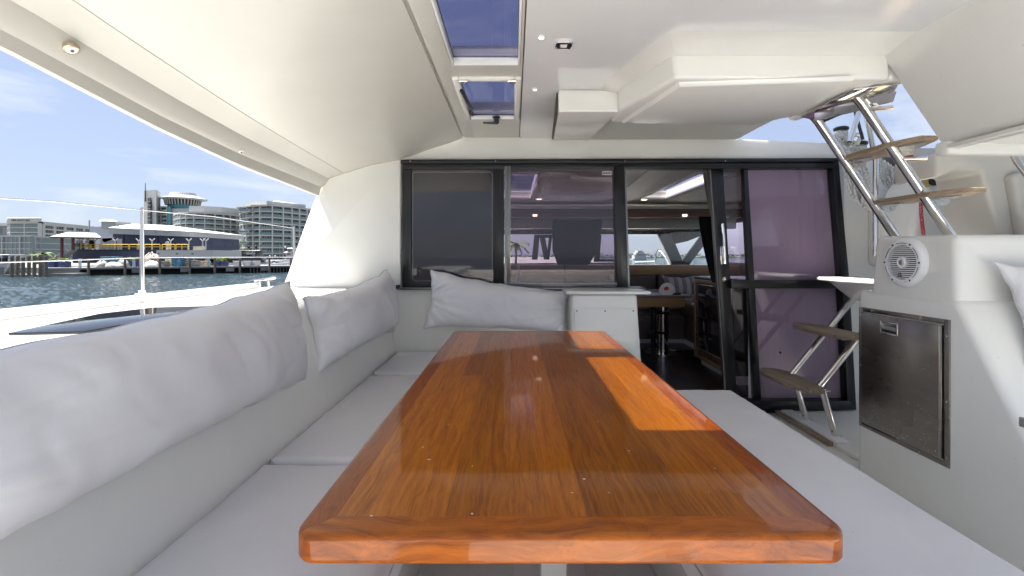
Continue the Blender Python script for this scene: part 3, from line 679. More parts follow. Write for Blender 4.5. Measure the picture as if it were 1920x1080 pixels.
# ================================================================== THE STEPS AND THE LADDER
wt = [(0, .5), (.10, 1), (.9, 1), (1, .35)]
def tread(mb, xc, w, ya, yb, z, th=.026, skew=.0):
    """tapered board running fore and aft: pointed forward end, clipped aft end"""
    x0, x1 = xc-w/2, xc+w/2
    pts = [(x0+.012, yb-.03, z), (x0+w*.35, yb, z), (x1-w*.12, yb-.01, z), (x1, yb-.10, z), (x1, ya+.16, z), (x1-.03, ya+.01, z), (x0+w*.45, ya, z), (x0, ya+.12, z)]
    pts = [(x0, yb-.10, z), (x0+w*.3, yb, z), (x0+w*.75, yb, z), (x1, yb-.10, z), (x1, ya+.12, z), (x0+w*.75, ya, z), (x0+w*.30, ya, z), (x0, ya+.14, z)]
    return mb.prism([(a, b, c-th) for a, b, c in pts], (0, 0, th), .005, 2)
t = thing('side_steps', 'two weathered teak steps on bent steel tubes against the purple panel', 'steps', (1.95, 3.0, -1.125))
for yy in (3.08, 2.80):
    m_ = MB(); pts = [(1.98, yy, -1.115), (1.905, yy, -.845), (1.90, yy, -.815), (1.915, yy, -.79)]
    m_.tube(pts[:3], .0185, 14)
    m_.tube([(1.88, yy, -.80), (2.33, yy, -.25)], .0185, 14)
    m_.lathe([(.034, 0), (.034, .008), (.02, .011)], (1.982, yy, -1.117), (0, 0, 1), 18)
    m_.build('rail', 'steel', t)
m_ = MB(); tread(m_, 1.80, .20, 2.70, 3.24, -.795); m_.build('tread', 'wteak', t)
m_ = MB(); tread(m_, 2.03, .21, 2.70, 3.24, -.475); m_.build('tread', 'wteak', t)
for xx, zz in ((1.84, -.823), (2.07, -.503)):
    m_ = MB(); m_.prism([(xx-.09, 2.74, zz), (xx+.10, 2.78, zz), (xx+.10, 3.1, zz), (xx-.07, 3.12, zz)], (0, 0, -.004)); m_.tube([(xx+.03, 2.78, zz-.012), (xx+.03, 3.10, zz-.012)], .010, 8); m_.build('bracket', 'steel_s', t)
m_ = MB(); m_.box(1.925, 2.01, 2.72, 3.28, -1.125, -1.105, .008); m_.build('base_bar', 'plastic', t)
m_ = MB(); m_.box(1.895, 1.926, 2.74, 3.30, -1.15, -1.118, .006); m_.build('base_batten', 'wteak2', t)
t = thing('top_step', 'thin white moulded step jutting from the console over the teak ones', 'step', (2.25, 2.8, -.16))
m_ = MB(); m_.prism([(2.14, 3.22, -.172), (2.10, 2.95, -.172), (2.16, 2.62, -.172), (2.5, 2.38, -.172), (2.5, 3.3, -.172)], (0, 0, .026), .009, 3); m_.build('step_plate', 'gel', t)
m_ = MB(); m_.hull8([(2.30, 3.1, -.30), (2.32, 2.7, -.30), (2.5, 2.6, -.30), (2.5, 3.15, -.30)], [(2.17, 3.15, -.170), (2.16, 2.7, -.170), (2.5, 2.5, -.170), (2.5, 3.2, -.170)], .01); m_.build('bracket', 'gel', t)

t = thing('boarding_ladder', 'steel tube ladder with teak treads going up through the roof opening', 'ladder', (2.0, 2.3, .1))
for yy in (2.42, 2.12):
    m_ = MB(); m_.tube([(1.565, yy, .775), (1.62, yy, .715), (2.10, yy, .0)], .0215, 18); m_.build('rail', 'steel', t)
for yy, s in ((2.12, .085), ):
    for fr in (.05, .375):
        bx, bz = 1.62+.48*fr, .715-.715*fr
        m_ = MB(); m_.tube([(bx, yy-.015, bz), (bx+.095, yy-.03, bz+.002)], .0105, 12); m_.build('cross_stub', 'steel', t)
def ltread(xc, z, ya, yb, m):
    r_ = MB(); w = .17
    tread(r_, xc, w, ya, yb, z+.03, .022); r_.build('tread', m, t)
    for yy in (2.42, 2.12):
        q = MB(); q.hull8([(xc-.045, yy-.02, z+.003), (xc, yy-.12, z+.003), (xc+.07, yy-.02, z+.003), (xc, yy+.035, z+.003)], [(xc-.05, yy-.02, z+.0075), (xc, yy-.13, z+.0075), (xc+.075, yy-.02, z+.0075), (xc, yy+.04, z+.0075)])
        q.prism([(xc-.045, yy-.004, z+.006), (xc+.07, yy-.004, z+.006), (xc+.055, yy-.004, z-.022), (xc-.01, yy-.004, z-.035)], (0, .006, 0)); q.lathe([(.008, 0), (.007, .004)], (xc+.04, yy-.004, z-.012), (0, -1, 0), 10)
        q.build('tread_bracket', 'steel_s', t)
ltread(1.965, .262, 1.93, 2.46, 'wteak2'); ltread(1.808, .496, 1.98, 2.46, 'wteak2')
m_ = MB(); m_.prism([(1.494, 2.37, .722), (1.50, 2.01, .733), (1.655, 1.955, .738), (1.72, 2.06, .738), (1.68, 2.46, .722)], (0, 0, .006), .002); m_.build('top_plate', 'steel', t)
for k, (a, b) in enumerate((((1.52, 2.30), (1.67, 2.10)), ((1.55, 2.20), (1.70, 2.02)))):
    m_ = MB(); m_.prism([(a[0], a[1], .7215), (b[0], b[1], .7315), (b[0]+.01, b[1]+.03, .695), (a[0]+.02, a[1]+.03, .69)], (.004, .004, 0)); m_.build('gusset', 'steel', t)

t = thing('grab_pole', 'upright steel pole with forked top behind the boarding ladder', 'pole', (2.27, 3.0, -.2))
m_ = MB(); D = 2.95; m_.tube([P(1642, 480, D), P(1642, 300, D), P(1634, 262, D), P(1625, 215, D), P(1620, 180, D)], .016, 12); m_.build('post', 'steel', t)
m_ = MB(); m_.tube([P(1593, 266, D), P(1604, 232, D), P(1612, 205, D)], .015, 12); m_.build('brace', 'steel', t)
m_ = MB(); m_.tube([P(1618, 262, D+.1), P(1609, 230, D+.1), P(1602, 205, D+.1)], .010, 10); m_.build('stay', 'dgrey', t)

# ---- winches and ropes on the salon roof edge
def winch(name, label, c, s, topm='black', ropem=None):
    t = thing(name, label, 'winch', c, 'winches on the salon roof edge')
    m_ = MB(); m_.lathe([(.055*s, 0), (.055*s, .02*s), (.046*s, .03*s)], c, (0, 0, 1), 24); m_.build('base', 'black', t)
    m_ = MB(); m_.lathe([(.040*s, .025*s), (.034*s, .05*s), (.034*s, .09*s), (.045*s, .11*s)], c, (0, 0, 1), 24); m_.build('drum', 'steel_s', t)
    m_ = MB(); m_.lathe([(.050*s, .11*s), (.058*s, .12*s), (.058*s, .135*s), (.045*s, .145*s), (.014*s, .150*s), (.014*s, .142*s)], c, (0, 0, 1), 24); m_.build('head', topm, t)
    if ropem:
        m_ = MB(); pts = []
        for k in range(4*20+1):
            a = 2*math.pi*k/20; pts.append((c[0]+.043*s*math.cos(a), c[1]+.043*s*math.sin(a), c[2]+(.04+.055*k/80)*s))
        m_.tube(pts, .0085*s, 8); o = m_.build('rope_turns', ropem, t)
    return t
winch('winch', 'black topped winch with white rope left of the ladder rails', P(1577, 270, 3.5), .9, ropem='rope')
winch('winch', 'half hidden winch between the ladder rails with a knotted white line', P(1612, 298, 3.42), .9, ropem='rope')
winch('winch', 'winch wound with red rope right of the near ladder rail', P(1698, 316, 3.44), .95, ropem='rope_red')

def hang_loops(x0, x1, ytop, ybot, D, n, seed, r=.0075, mt='rope', name='rope_coil', label='', spread=.03, bow=1.0, thick=1.25):
    rnd = random.Random(seed); m_ = MB()
    for i in range(n):
        xt = rnd.uniform(x0, x1)+0; xb = rnd.uniform(x0, x1)*.6+(x0+x1)*.2; yb = ybot-rnd.uniform(0, (ybot-ytop)*.28); w = rnd.uniform(6, 15)*bow
        dd = D+rnd.uniform(-.03, .05); pts = []
        for k in range(25):
            u = k/24*2*math.pi
            v = (1-math.cos(u))/2     # 0 top, 1 bottom
            px = (xt*(1-v)+(xb+6*math.sin(i))*v)+w*math.sin(u)*(.35+.65*v)+1.2*math.sin(5*u+i)
            py = ytop+(yb-ytop)*v
            pts.append(P(px, py, dd+.012*math.sin(3*u+i)))
        m_.tube(pts[:-1], r*thick, 7, closed=True)
    o = m_.build(name, mt, None); tag(o, label, 'rope'); return o
def strands(name, label, tops, bots, D, r=.0085, amp=2.0, seed=1):
    rnd = random.Random(seed); m_ = MB()
    for i, ((tx, ty), (bx, by)) in enumerate(zip(tops, bots)):
        w = rnd.uniform(3.5, 8); dd = D+rnd.uniform(-.03, .03); pts = []
        for k in range(26):
            u = 2*math.pi*k/26; v = (1-math.cos(u))/2
            pts.append(P(tx+(bx-tx)*v**.9+w*math.sin(u)*(.25+.9*v*v)+amp*math.sin(2.3*u+i), ty+(by-ty)*v, dd+.010*math.sin(3*u+i)))
        m_.tube(pts, r, 8, closed=True)
    o = m_.build(name, 'rope', None); tag(o, label, 'rope')
strands('rope_coil', 'long white flecked rope coil hanging left of the ladder pole', [(1574+7*i, 270+5*i) for i in range(7)], [(1600+7*i, 374+(i*37 % 32)) for i in range(7)], 3.22, seed=3)
strands('rope_coil', 'shorter white rope coil hanging between the ladder rails', [(1650+6.5*i, 298+4*i) for i in range(5)], [(1656+7*i, 338+(i*13 % 14)) for i in range(5)], 3.28, seed=5)
m_ = MB()
for i in range(9):
    a = i*.7; pts = [P(1558+40*k/12-6*math.sin(a), 258+20*k/12*(.5+.5*math.sin(i))+5*math.sin(k*.8+a)+i*1.8-4, 3.36+.03*math.sin(a+k*.6)) for k in range(13)]
    m_.tube(pts, .0085, 7)
o = m_.build('rope_pile', 'rope', None); tag(o, 'loose pile of white rope heaped around the left winch', 'rope')
m_ = MB(); m_.tube([P(1607, 268, 3.3), P(1590, 262, 3.3), P(1600, 252, 3.28), P(1612, 258, 3.28), P(1600, 276, 3.3), P(1586, 278, 3.32)], .009, 8); m_.tube([P(1596, 262, 3.27), P(1606, 250, 3.26), P(1617, 250, 3.27), P(1608, 272, 3.28)], .009, 8)
o = m_.build('rope_knot', mat('cream_line', (.7, .66, .55), .8), None); tag(o, 'cream knotted line end on the half hidden winch', 'rope')
m_ = MB(); m_.tube([P(1700, 303, 3.3), P(1712, 312, 3.2), P(1723, 328, 2.95), P(1726, 345, 2.84), P(1727, 400, 2.84), P(1732, 445, 2.84), P(1734, 470, 2.84)], .010, 8)
o = m_.build('red_rope', 'rope_red', None); tag(o, 'red rope falling from the winch behind the near ladder rail', 'rope')
m_ = MB(); m_.tube([P(1722, 318, 3.0), P(1731, 330, 2.86), P(1734, 352, 2.84)], .008, 8); m_.tube([P(1727, 316, 3.02), P(1737, 332, 2.86), P(1739, 350, 2.84)], .007, 8)
o = m_.build('yellow_rope', 'rope_yb', None); tag(o, 'short yellow and blue rope beside the red one on the ledge', 'rope')
t = thing('socket_cap', 'round black rubber cap on the white helm pod', 'cap', P(1750, 340, 2.9))
m_ = MB(); m_.lathe([(.030, 0), (.032, .012), (.024, .02), (.010, .022)], P(1750, 340, 2.9), (-.3, -1, .2), 20); m_.build('cover', 'black_m', t)
t = thing('helm_rail', 'steel tube crossing the cream helm moulding at the right edge', 'rail', P(1905, 300, 2.2))
m_ = MB(); m_.tube([P(1897, 288, 2.2), P(1908, 306, 2.18), P(1930, 335, 2.15), P(1960, 380, 2.1)], .013, 12); m_.build('tube', 'steel', t)

# ---- port side: deck hatch, stanchions, lifelines, cleat
m_ = MB(); m_.prism([(-1.50, 1.35, -.2355), (-1.30, 1.38, -.2355), (-1.32, 2.10, -.2355), (-1.60, 2.02, -.2355), (-1.64, 1.80, -.2355)], (0, 0, .0075), .002); o = m_.build('deck_hatch', 'deckglass', None); tag(o, 'flush black glass deck hatch on the white side deck', 'hatch')
def stanchion(px, D, zb, h, label, top=None):
    x = X(px, D); t = thing('stanchion', label, 'stanchion', (x, D, zb), 'lifeline stanchions')
    m_ = MB(); m_.tube([(x, D, zb), (x, D, zb+h)], [.0145, .0115], 14); m_.lathe([(.012, 0), (.009, .01), (.003, .014)], (x, D, zb+h), (0, 0, 1), 12); m_.build('post', 'steel', t)
    m_ = MB(); m_.box(x-.035, x+.045, D-.03, D+.04, zb-.065, zb-.002, .006); m_.lathe([(.021, 0), (.021, .02), (.017, .024)], (x, D, zb-.003), (0, 0, 1), 14); m_.build('socket', 'plastic', t)
    return (x, D, zb+h)
s1 = stanchion(266.5, 3.2, -.262, .592, 'steel stanchion nearer the camera on the toe rail')
s2 = stanchion(551.5, 5.4, -.30, .64, 'steel stanchion further forward beside the bulkhead')
def wire(name, label, pts, r):
    m_ = MB(); m_.tube(pts, r, 6); o = m_.build(name, 'steel_s', None); tag(o, label, 'lifeline', 'lifelines')
a0 = (-2.75, .9, .335); s1t = (s1[0], s1[1], s1[2]-.008); s2t = (s2[0], s2[1], s2[2]-.01)
wire('lifeline', 'upper steel lifeline wire running through the stanchion top', [P(-60, 368, 2.3), P(100, 378, 2.7), s1t, P(400, 406, 4.2), s2t], .0042)
wire('lifeline', 'lower steel lifeline wire halfway up the stanchion', [P(-60, 494, 2.3), P(100, 489, 2.7), P(266, 483, 3.2), P(400, 482, 4.2), P(551, 482, 5.4)], .0040)
t = thing('deck_cleat', 'steel mooring cleat on two feet at the forward deck edge', 'cleat', P(492, 536, 4.6))
D = 4.6
m_ = MB(); m_.tube([P(470, 527, D), P(482, 525.5, D), P(512, 521.5, D), P(517, 521, D)], [.010, .013, .013, .009], 10); m_.build('horn', 'steel', t)
for px in (486, 503):
    m_ = MB(); m_.tube([P(px, 525, D), P(px+1.5, 542, D)], .011, 8); m_.build('foot', 'steel', t)
# ================================================================== TABLE
zt = -.430
t = thing('cockpit_table', 'glossy varnished teak cockpit table with mitred border, sunlit patch', 'table', (.13, 1.5, -1.15))
TX0, TX1, TY0, TY1 = -.344, .524, .700, 2.625
bw = .052; rc = .036; th = .047
def board(name, poly, m, z1=zt, z0=zt-th, r=.0012, seg=1):
    mb = MB(); mb.prism([(x, y, z0) for x, y in poly], (0, 0, z1-z0), r, seg); return mb.build(name, m, t, 40)
def arc(cx, cy, a0, a1, r, n=8): return [(cx+r*math.cos(R(a0+(a1-a0)*i/n)), cy+r*math.sin(R(a0+(a1-a0)*i/n))) for i in range(n+1)]
ix0, ix1, iy0, iy1 = TX0+bw, TX1-bw, TY0+bw, TY1-bw
e = .00012
# border boards mitred at the corners: profiled edge lofted round the outline
def border(name, m, path, inner):
    """path: outer outline points with normals; rounded edge profile lofted inwards to the inner line"""
    prof = [(.024, -th), (0.010, -th), (0.003, -th+.002), (0, -th+.007), (0, -th+.009), (0, -.011), (0, -.009), (.001, -.0045), (.0035, -.0015), (.0075, -.0002), (.011, 0), (.0125, 0), (.016, 0)]
    rows = []
    for (x, y, nx, ny), (u, v) in zip(path, inner):
        row = [(u, v, zt-th)]+[(x-nx*d, y-ny*d, zt+h) for d, h in prof]+[(u, v, zt), (u, v, zt-th)]
        rows.append(row)
    mb = MB(); mb.grid(rows); o = mb.build(name, m, t, 35); return o
def outline(kind):
    c = math.cos(R(45))
    A = []
    def corner(cx, cy, a0, a1):
        return [(cx+rc*math.cos(R(a)), cy+rc*math.sin(R(a)), math.cos(R(a)), math.sin(R(a))) for a in [a0+(a1-a0)*i/8 for i in range(9)]]
    if kind == 'near': return corner(TX0+rc, TY0+rc, 225, 270)+corner(TX1-rc, TY0+rc, 270, 315)
    if kind == 'far': return corner(TX1-rc, TY1-rc, 45, 90)+corner(TX0+rc, TY1-rc, 90, 135)
    if kind == 'left': return corner(TX0+rc, TY1-rc, 135, 180)+corner(TX0+rc, TY0+rc, 180, 225)
    if kind == 'right': return corner(TX1-rc, TY0+rc, 315, 360)+corner(TX1-rc, TY1-rc, 0, 45)
for kind, m, (ua, va), (ub, vb) in (('near', 'teak_x', (ix0, iy0), (ix1, iy0)), ('far', 'teak_x', (ix1, iy1), (ix0, iy1)), ('left', 'teak_dk', (ix0, iy1), (ix0, iy0)), ('right', 'teak_dk', (ix1, iy0), (ix1, iy1))):
    pth = outline(kind); n = len(pth)
    inner = [(ua, va)]*9+[(ub, vb)]*9
    border('border_board', m, pth, inner)
rnd = random.Random(21); x = ix0; k = 0
while x < ix1-.001:
    w = rnd.uniform(.045, .075); x2 = x+w
    if ix1-x2 < .035: x2 = ix1
    cuts = [iy0, iy1] if rnd.random() < .45 else [iy0, rnd.uniform(1.05, 2.2), iy1]
    for a, b in zip(cuts, cuts[1:]):
        mb = MB(); mb.box(x+e, x2-e, a+e, b-e, zt-.030, zt-.00012-.00006*(k % 3)); mb.build('plank', 'teak', t); k += 1
    x = x2
board('core', [(ix0-.01, iy0-.01), (ix1+.01, iy0-.01), (ix1+.01, iy1+.01), (ix0-.01, iy1+.01)], 'teak_dk', zt-.031, zt-th+.002)
mb = MB(); mb.box(.085, .172, 1.45, 1.60, -1.15, zt-th, .012); mb.build('leg', 'gel', t)
mb = MB(); mb.box(.0, .26, 1.36, 1.69, -1.149, -1.135, .006); mb.build('foot_plate', 'plastic', t)
# dried salt spots and crumbs on the varnish
rnd = random.Random(8); mb = MB()
for k in range(15):
    cx, cy_ = rnd.uniform(-.25, .48), .705+abs(rnd.gauss(0, .45))
    if cy_ > 2.4: continue
    q = rnd.uniform(.0008, .0028)
    mb.lathe([(q, 0), (q*.8, .0005)], (cx, cy_, zt-.0003), (0, 0, 1), 6, sx=rnd.uniform(.6, 2.2))
o = mb.build('dried_spots', mat('dried_salt', (.62, .52, .42), .8), t); o['kind'] = 'stuff'

# ================================================================== CUSHIONS
def soft_box(name, label, x0, x1, y0, y1, z0, z1, r=.03, seed=0, crown_h=.008, group='seat cushions', nx=34, ny=60, corner=.04, cat='seat cushion', parent=None, slantx=0.0):
    """upholstered slab: rounded shoulders, crowned top, slight puckers at the seam"""
    cx, cy_, hx, hy = (x0+x1)/2, (y0+y1)/2, (x1-x0)/2, (y1-y0)/2
    t = thing(name, label, cat, (cx, cy_, z0), group)
    def edge_pt(u, v, inset):
        # square -> rounded-corner rectangle
        a, b = hx-inset, hy-inset
        x, y = u*a, v*b; rr = max(corner-inset, .005)
        ox, oy = abs(x)-(a-rr), abs(y)-(b-rr)
        if ox > 0 and oy > 0:
            l = math.hypot(ox, oy); m = max(ox, oy)
            f = m/l if l > 0 else 1
            x = math.copysign(a-rr+ox*f, x); y = math.copysign(b-rr+oy*f, y)
        return x, y
    rows = []
    def shape(u, v):
        x, y = edge_pt(u, v, 0)
        dx, dy = hx-abs(x), hy-abs(y); d = min(dx, dy)
        k = min(d/r, 1); drop = r*.8*(1-math.sqrt(max(0, 1-(1-k)**2)))
        pk = .0022*fbm((x*3+seed, y*16, seed), 3)*(1-min(dx/.14, 1))+.0022*fbm((x*16, y*3+seed, seed+4), 3)*(1-min(dy/.14, 1))
        z = z1-drop+crown_h*(1-(u*u))*(1-v**4)+pk+.0028*fbm((x*3.5+seed*7, y*2.6, 1), 3)
        return (cx+x, cy_+y, z)
    us = [math.sin(math.pi/2*(-1+2*i/nx)) for i in range(nx+1)]; vs_ = [math.copysign(1-(1-abs(q))**1.5, q) for q in [(-1+2*j/ny) for j in range(ny+1)]]
    top = [[shape(u, v) for v in vs_] for u in us]
    bot = [[(p[0], p[1], z0) for p in row] for row in top]
    mb = MB(); mb.slabgrid(top, bot); body = mb.build('cover', 'vinyl', t, 60)
    per = []
    for i in range(nx+1): per.append(top[i][0])
    for j in range(1, ny+1): per.append(top[nx][j])
    for i in range(nx-1, -1, -1): per.append(top[i][ny])
    for j in range(ny-1, 0, -1): per.append(top[0][j])
    mb = MB(); mb.tube([(p[0], p[1], p[2]-.001) for p in per], .0028, 6, closed=True); mb.build('piping', 'piping', t)
    return t
soft_box('seat_cushion', 'grey seat cushion nearest the camera on the left bench', -.855, -.285, -.05, 1.555, -.79, -.706, seed=1)
soft_box('seat_cushion', 'middle grey seat cushion of the left bench beside the table', -.855, -.30, 1.572, 2.69, -.79, -.703, seed=2)
soft_box('seat_cushion', 'far grey seat cushion in the corner under the salon window', -.85, .385, 2.72, 3.33, -.79, -.695, seed=3)
soft_box('bench_cushion', 'long flat grey cushion on the bench right of the table', .43, 1.155, -.6, 2.41, -.79, -.702, seed=5, crown_h=.004, r=.035, ny=80)

def x__(u, l): return u*l/2
def pillow(name, label, tl, tr, br, bl, thick, seed, sag=.035, group='loose bolster cushions', nu=96, nv=44, nrm=None, wr=1.0, bulge=(0, 0)):
    tl, tr, br, bl = map(Vector, (tl, tr, br, bl))
    c = (tl+tr+br+bl)/4
    n = nrm or (tr-tl).cross(bl-tl).normalized()
    n = Vector(n).normalized()
    lowz = min(bl.z, br.z)
    t = thing(name, label, 'cushion', (c.x, c.y, lowz), group)
    L_ = (tr-tl).length; H_ = (tl-bl).length
    ux = (tr-tl).normalized(); uz = (tl-bl).normalized()
    front, back = [], []
    for i in range(nu+1):
        q = -1+2*i/nu; u = math.copysign(1-(1-abs(q))**1.35, q); rf, rb = [], []
        for j in range(nv+1):
            s_ = -1+2*j/nv; v = math.copysign(1-(1-abs(s_))**1.35, s_)
            a, b = (u+1)/2, (v+1)/2
            p = bl.lerp(br, a).lerp(tl.lerp(tr, a), b)
            # edges pull in between the four pointed corners
            p = p-ux*(sag*1.0*u*(1-v*v)*abs(u)**2)-uz*(sag*v*(1-abs(u)**3.0)*abs(v)**2)
            p = p+uz*(noise.noise(Vector((x__(u, L_)*9, v*.8, seed)))*.011*abs(v)**3)+ux*(noise.noise(Vector((v*3, u, seed+3)))*.012*abs(u)**4)
            e_ = (1-abs(u)**2.6)*(1-abs(v)**2.2)
            prof = max(e_, 0)**.5
            # wrinkles: radiate from the short ends and corners, die out to the middle
            endw = abs(u)**2.2; edgew = abs(v)**3
            x_, y_ = u*L_/2, v*H_/2
            ang = math.atan2((v)*H_*.5, (1.08-abs(u))*L_*.5+.02)
            wv = (noise.noise(Vector((ang*3.4, seed*3.1+(u > 0)*5, .3)))*.55+noise.noise(Vector((ang*7.5, seed*1.7+(u > 0)*9, abs(u)*1.5)))*.45)*endw*.034
            wv += noise.noise(Vector((x_*13+seed, y_*3.2, seed)))*.018*edgew
            wv += noise.noise(Vector((x_*4.5+seed*2, y_*6, 2.2)))*.014
            wv += noise.noise(Vector((x_*10+y_*9, y_*3-x_*2, seed+7)))*.0045
            cr_ = (1-min(1, abs(noise.noise(Vector((ang*5.2, seed*2.3+(u > 0)*4, .9)))*3.2)))**3*endw*.011+(1-min(1, abs(noise.noise(Vector((x_*6+y_*5+seed, y_*4-x_*1.5, 4.4)))*4)))**3*.0035
            wv -= cr_
            k = prof**.7
            rf.append(p+n*(thick*.58*prof+wv*wr*k))
            rb.append(p-n*(thick*.42*prof))
        front.append(rf); back.append(rb)
    # welt puckers along the edge line
    mb = MB()
    b = bmesh.new(); A = [[b.verts.new(p) for p in r] for r in front]; B = [[None]*(nv+1) for _ in range(nu+1)]
    for i in range(nu+1):
        for j in range(nv+1):
            B[i][j] = A[i][j] if i in (0, nu) or j in (0, nv) else b.verts.new(back[i][j])
    for i in range(nu):
        for j in range(nv):
            b.faces.new((A[i][j], A[i+1][j], A[i+1][j+1], A[i][j+1])); b.faces.new((B[i][j], B[i][j+1], B[i+1][j+1], B[i+1][j]))
    bmesh.ops.recalc_face_normals(b, faces=b.faces); mb._merge(b); mb.build('cover', 'vinyl', t, 180)
    per = [front[i][nv] for i in range(nu+1)]+[front[nu][j] for j in range(nv-1, -1, -1)]+[front[i][0] for i in range(nu-1, -1, -1)]+[front[0][j] for j in range(1, nv)]
    mb = MB(); mb.tube(per, .0030, 6, closed=True); mb.build('piping', 'piping', t)
    return t
pillow('bolster_cushion', 'biggest grey bolster cushion, leaning on the coaming at the left edge', (-.985, .42, -.175), (-.985, 2.00, -.110), (-.91, 2.00, -.55), (-.87, .42, -.50), .25, 1, sag=.03, nrm=(1, 0, .28), nu=130, nv=56, wr=1.25)
pillow('bolster_cushion', 'grey bolster cushion with a pointed near end in the corner', (-.99, 2.14, -.20), (-.90, 3.22, -.10), (-.84, 3.20, -.53), (-.905, 2.10, -.545), .26, 2, sag=.03, nrm=(1, -.12, .25), wr=1.2)
pillow('bolster_cushion', 'long grey bolster cushion propped against the salon window', P(808, 505, 3.22), P(1069, 546, 3.22), P(1062, 628, 3.14), P(794, 615, 3.14), .20, 3, sag=.028, nrm=(0, -1, .1), wr=1.3)
pillow('bolster_cushion', 'grey cushion with a white seam leaning at the right edge of the photo', (1.895, 1.80, -.02), (2.75, 1.80, -.03), (2.75, 1.70, -.41), (1.915, 1.70, -.405), .16, 6, sag=.05, nrm=(0, -1, .45))

# ================================================================== SALON SEEN THROUGH THE DOOR AND PANES
M['sal_ceil'] = mat('salon_headliner', (.6, .56, .52), .6, fn=mottled((.58, .54, .50), (.66, .62, .58), 2))
M['taupe'] = mat('taupe_leather', (.115, .085, .075), .5, fn=mottled((.22, .17, .15), (.28, .22, .19), 5, bump=.1, bscale=60))
M['brown'] = mat('brown_leather', (.055, .042, .038), .45, fn=mottled((.09, .07, .064), (.13, .10, .09), 5, bump=.12, bscale=50))
M['oak'] = wood('pale_oak', (.48, .31, .16), (.33, .19, .09), .8, coat=.2, rough=.45, axis='X')
M['dkfloor'] = wood('dark_cabin_sole', (.045, .027, .019), (.018, .010, .008), .6, coat=.4, rough=.3, coat_rough=.15)
M['sal_wall'] = mat('salon_wall', (.5, .48, .44), .6)
SX0, SX1, SY1 = -1.36, 3.3, 7.3
m_ = MB(); m_.box(SX0, SX1, 3.42, 7.4, -1.26, -1.152)
fl = struct(m_, 'salon_floor', 'dkfloor')
for k in range(7):
    m_ = MB(); m_.box(.65+.19*k+.0008, .65+.19*(k+1)-.0008, 3.36, 6.2, -1.1525, -1.1495, 0); m_.build('floor_plank', 'dkfloor', fl)
# ceiling slab with two skylight holes
m_ = MB(); zc0 = .755
xs = [SX0, -.16, .24, 1.64, 1.98, SX1]
m_.box(SX0, SX1, 3.46, 4.1, zc0, .82); m_.box(SX0, SX1, 5.9, 7.4, zc0, .82)
for a, b in ((SX0, -.16), (.24, 1.64), (1.98, SX1)): m_.box(a, b, 4.1, 5.9, zc0, .82)
struct(m_, 'salon_ceiling', 'sal_ceil')
m_ = MB()
for xa, xb in ((-.16, .24), (1.64, 1.98)): ring(m_, xa, xb, 4.1, 5.9, .022, .738, .765, .004)
struct(m_, 'salon_skylight_rim', 'gel')
for xa, xb, w in ((-.16, .24, 'left'), (1.64, 1.98, 'right')):
    m_ = MB(); m_.box(xa+.02, xb-.02, 4.12, 5.88, .80, .806); o = m_.build('salon_skylight', 'pane_sky', None); tag(o, 'long purple skylight in the salon ceiling, the '+w+' one of the two', 'skylight', 'skylights in the salon ceiling')
m_ = MB(); m_.prism([(1.15, 3.46, .742), (1.32, 3.46, .742), (1.60, 6.3, .742), (1.30, 6.3, .742)], (0, 0, .012)); m_.prism([(2.1, 3.9, .744), (3.2, 3.9, .744), (3.2, 6.3, .744), (2.05, 6.3, .744)], (0, 0, .010))
m_.prism([(.32, 3.46, .742), (1.02, 3.46, .742), (1.20, 6.3, .742), (.32, 6.3, .742)], (0, 0, .012))
struct(m_, 'salon_ceiling_panel', mat('headliner_panel', (.68, .64, .60), .5))
m_ = MB(); m_.box(SX0, SX1, 6.45, 6.75, .545, .664, .01); struct(m_, 'salon_beam', mat('brown_beam', (.24, .15, .12), .5))
m_ = MB(); m_.box(SX0, SX1, 6.40, 6.46, .664, .70, .006); struct(m_, 'salon_light_shelf', 'gel')
m_ = MB(); m_.box(SX0, SX1, 6.74, 6.86, .405, .56, .01); struct(m_, 'salon_valance', 'gel_cream')
# side walls
m_ = MB(); m_.box(SX0-.1, SX0, 3.42, 7.4, -1.15, -.1); m_.box(SX0-.1, SX0, 3.47, 7.4, .5, .81); m_.box(SX0-.1, SX0, 3.42, 4.2, -.1, .5); m_.box(SX1, SX1+.1, 3.42, 7.4, -1.15, -.1); m_.box(SX1, SX1+.1, 3.47, 7.4, .5, .81); m_.box(SX1, SX1+.1, 3.42, 3.9, -.1, .5)
struct(m_, 'salon_side_walls', 'sal_wall')
m_ = MB(); m_.box(SX0, SX1, 7.1, 7.4, -1.15, -.14, .0); m_.box(SX0, SX1, 7.3, 7.4, .42, .76); struct(m_, 'salon_front_wall', 'sal_wall')
m_ = MB(); m_.box(SX0, SX1, 6.62, 7.12, -.275, -.135, .006); struct(m_, 'windshield_shelf', 'oak')
t = thing('windshield', 'salon windshield with dark speckled top band and raked grey pillars', 'window', (1.0, 7.3, -.13))
m_ = MB(); m_.box(SX0, SX1, 7.19, 7.195, -.14, .44); m_.build('pane', 'clear', t)
m_ = MB(); m_.box(SX0, SX1, 7.22, 7.26, .345, .45); m_.build('shade_band', mat('speckled_shade', (.03, .03, .035), .7, fn=mottled((.02, .02, .025), (.5, .5, .52), 60, 2, lo=.62, hi=.68)), t)
D = 7.24
def wp(pts, m='dgrey', th=.06): mb = MB(); mb.prism([P(a, b, D) for a, b in pts], (0, th, 0), .005); return mb.build('pillar', m, t)
grey = mat('grey_pillar', (.16, .165, .17), .5); M['gp'] = grey
wp([(1228, 428), (1254, 428), (1285, 500), (1262, 500)], 'gp')
wp([(1290, 500), (1272, 500), (1325, 428), (1345, 428)], 'gp')
wp([(1254, 428), (1345, 428), (1345, 442), (1320, 440), (1290, 452), (1264, 458)], 'dgrey', .05)
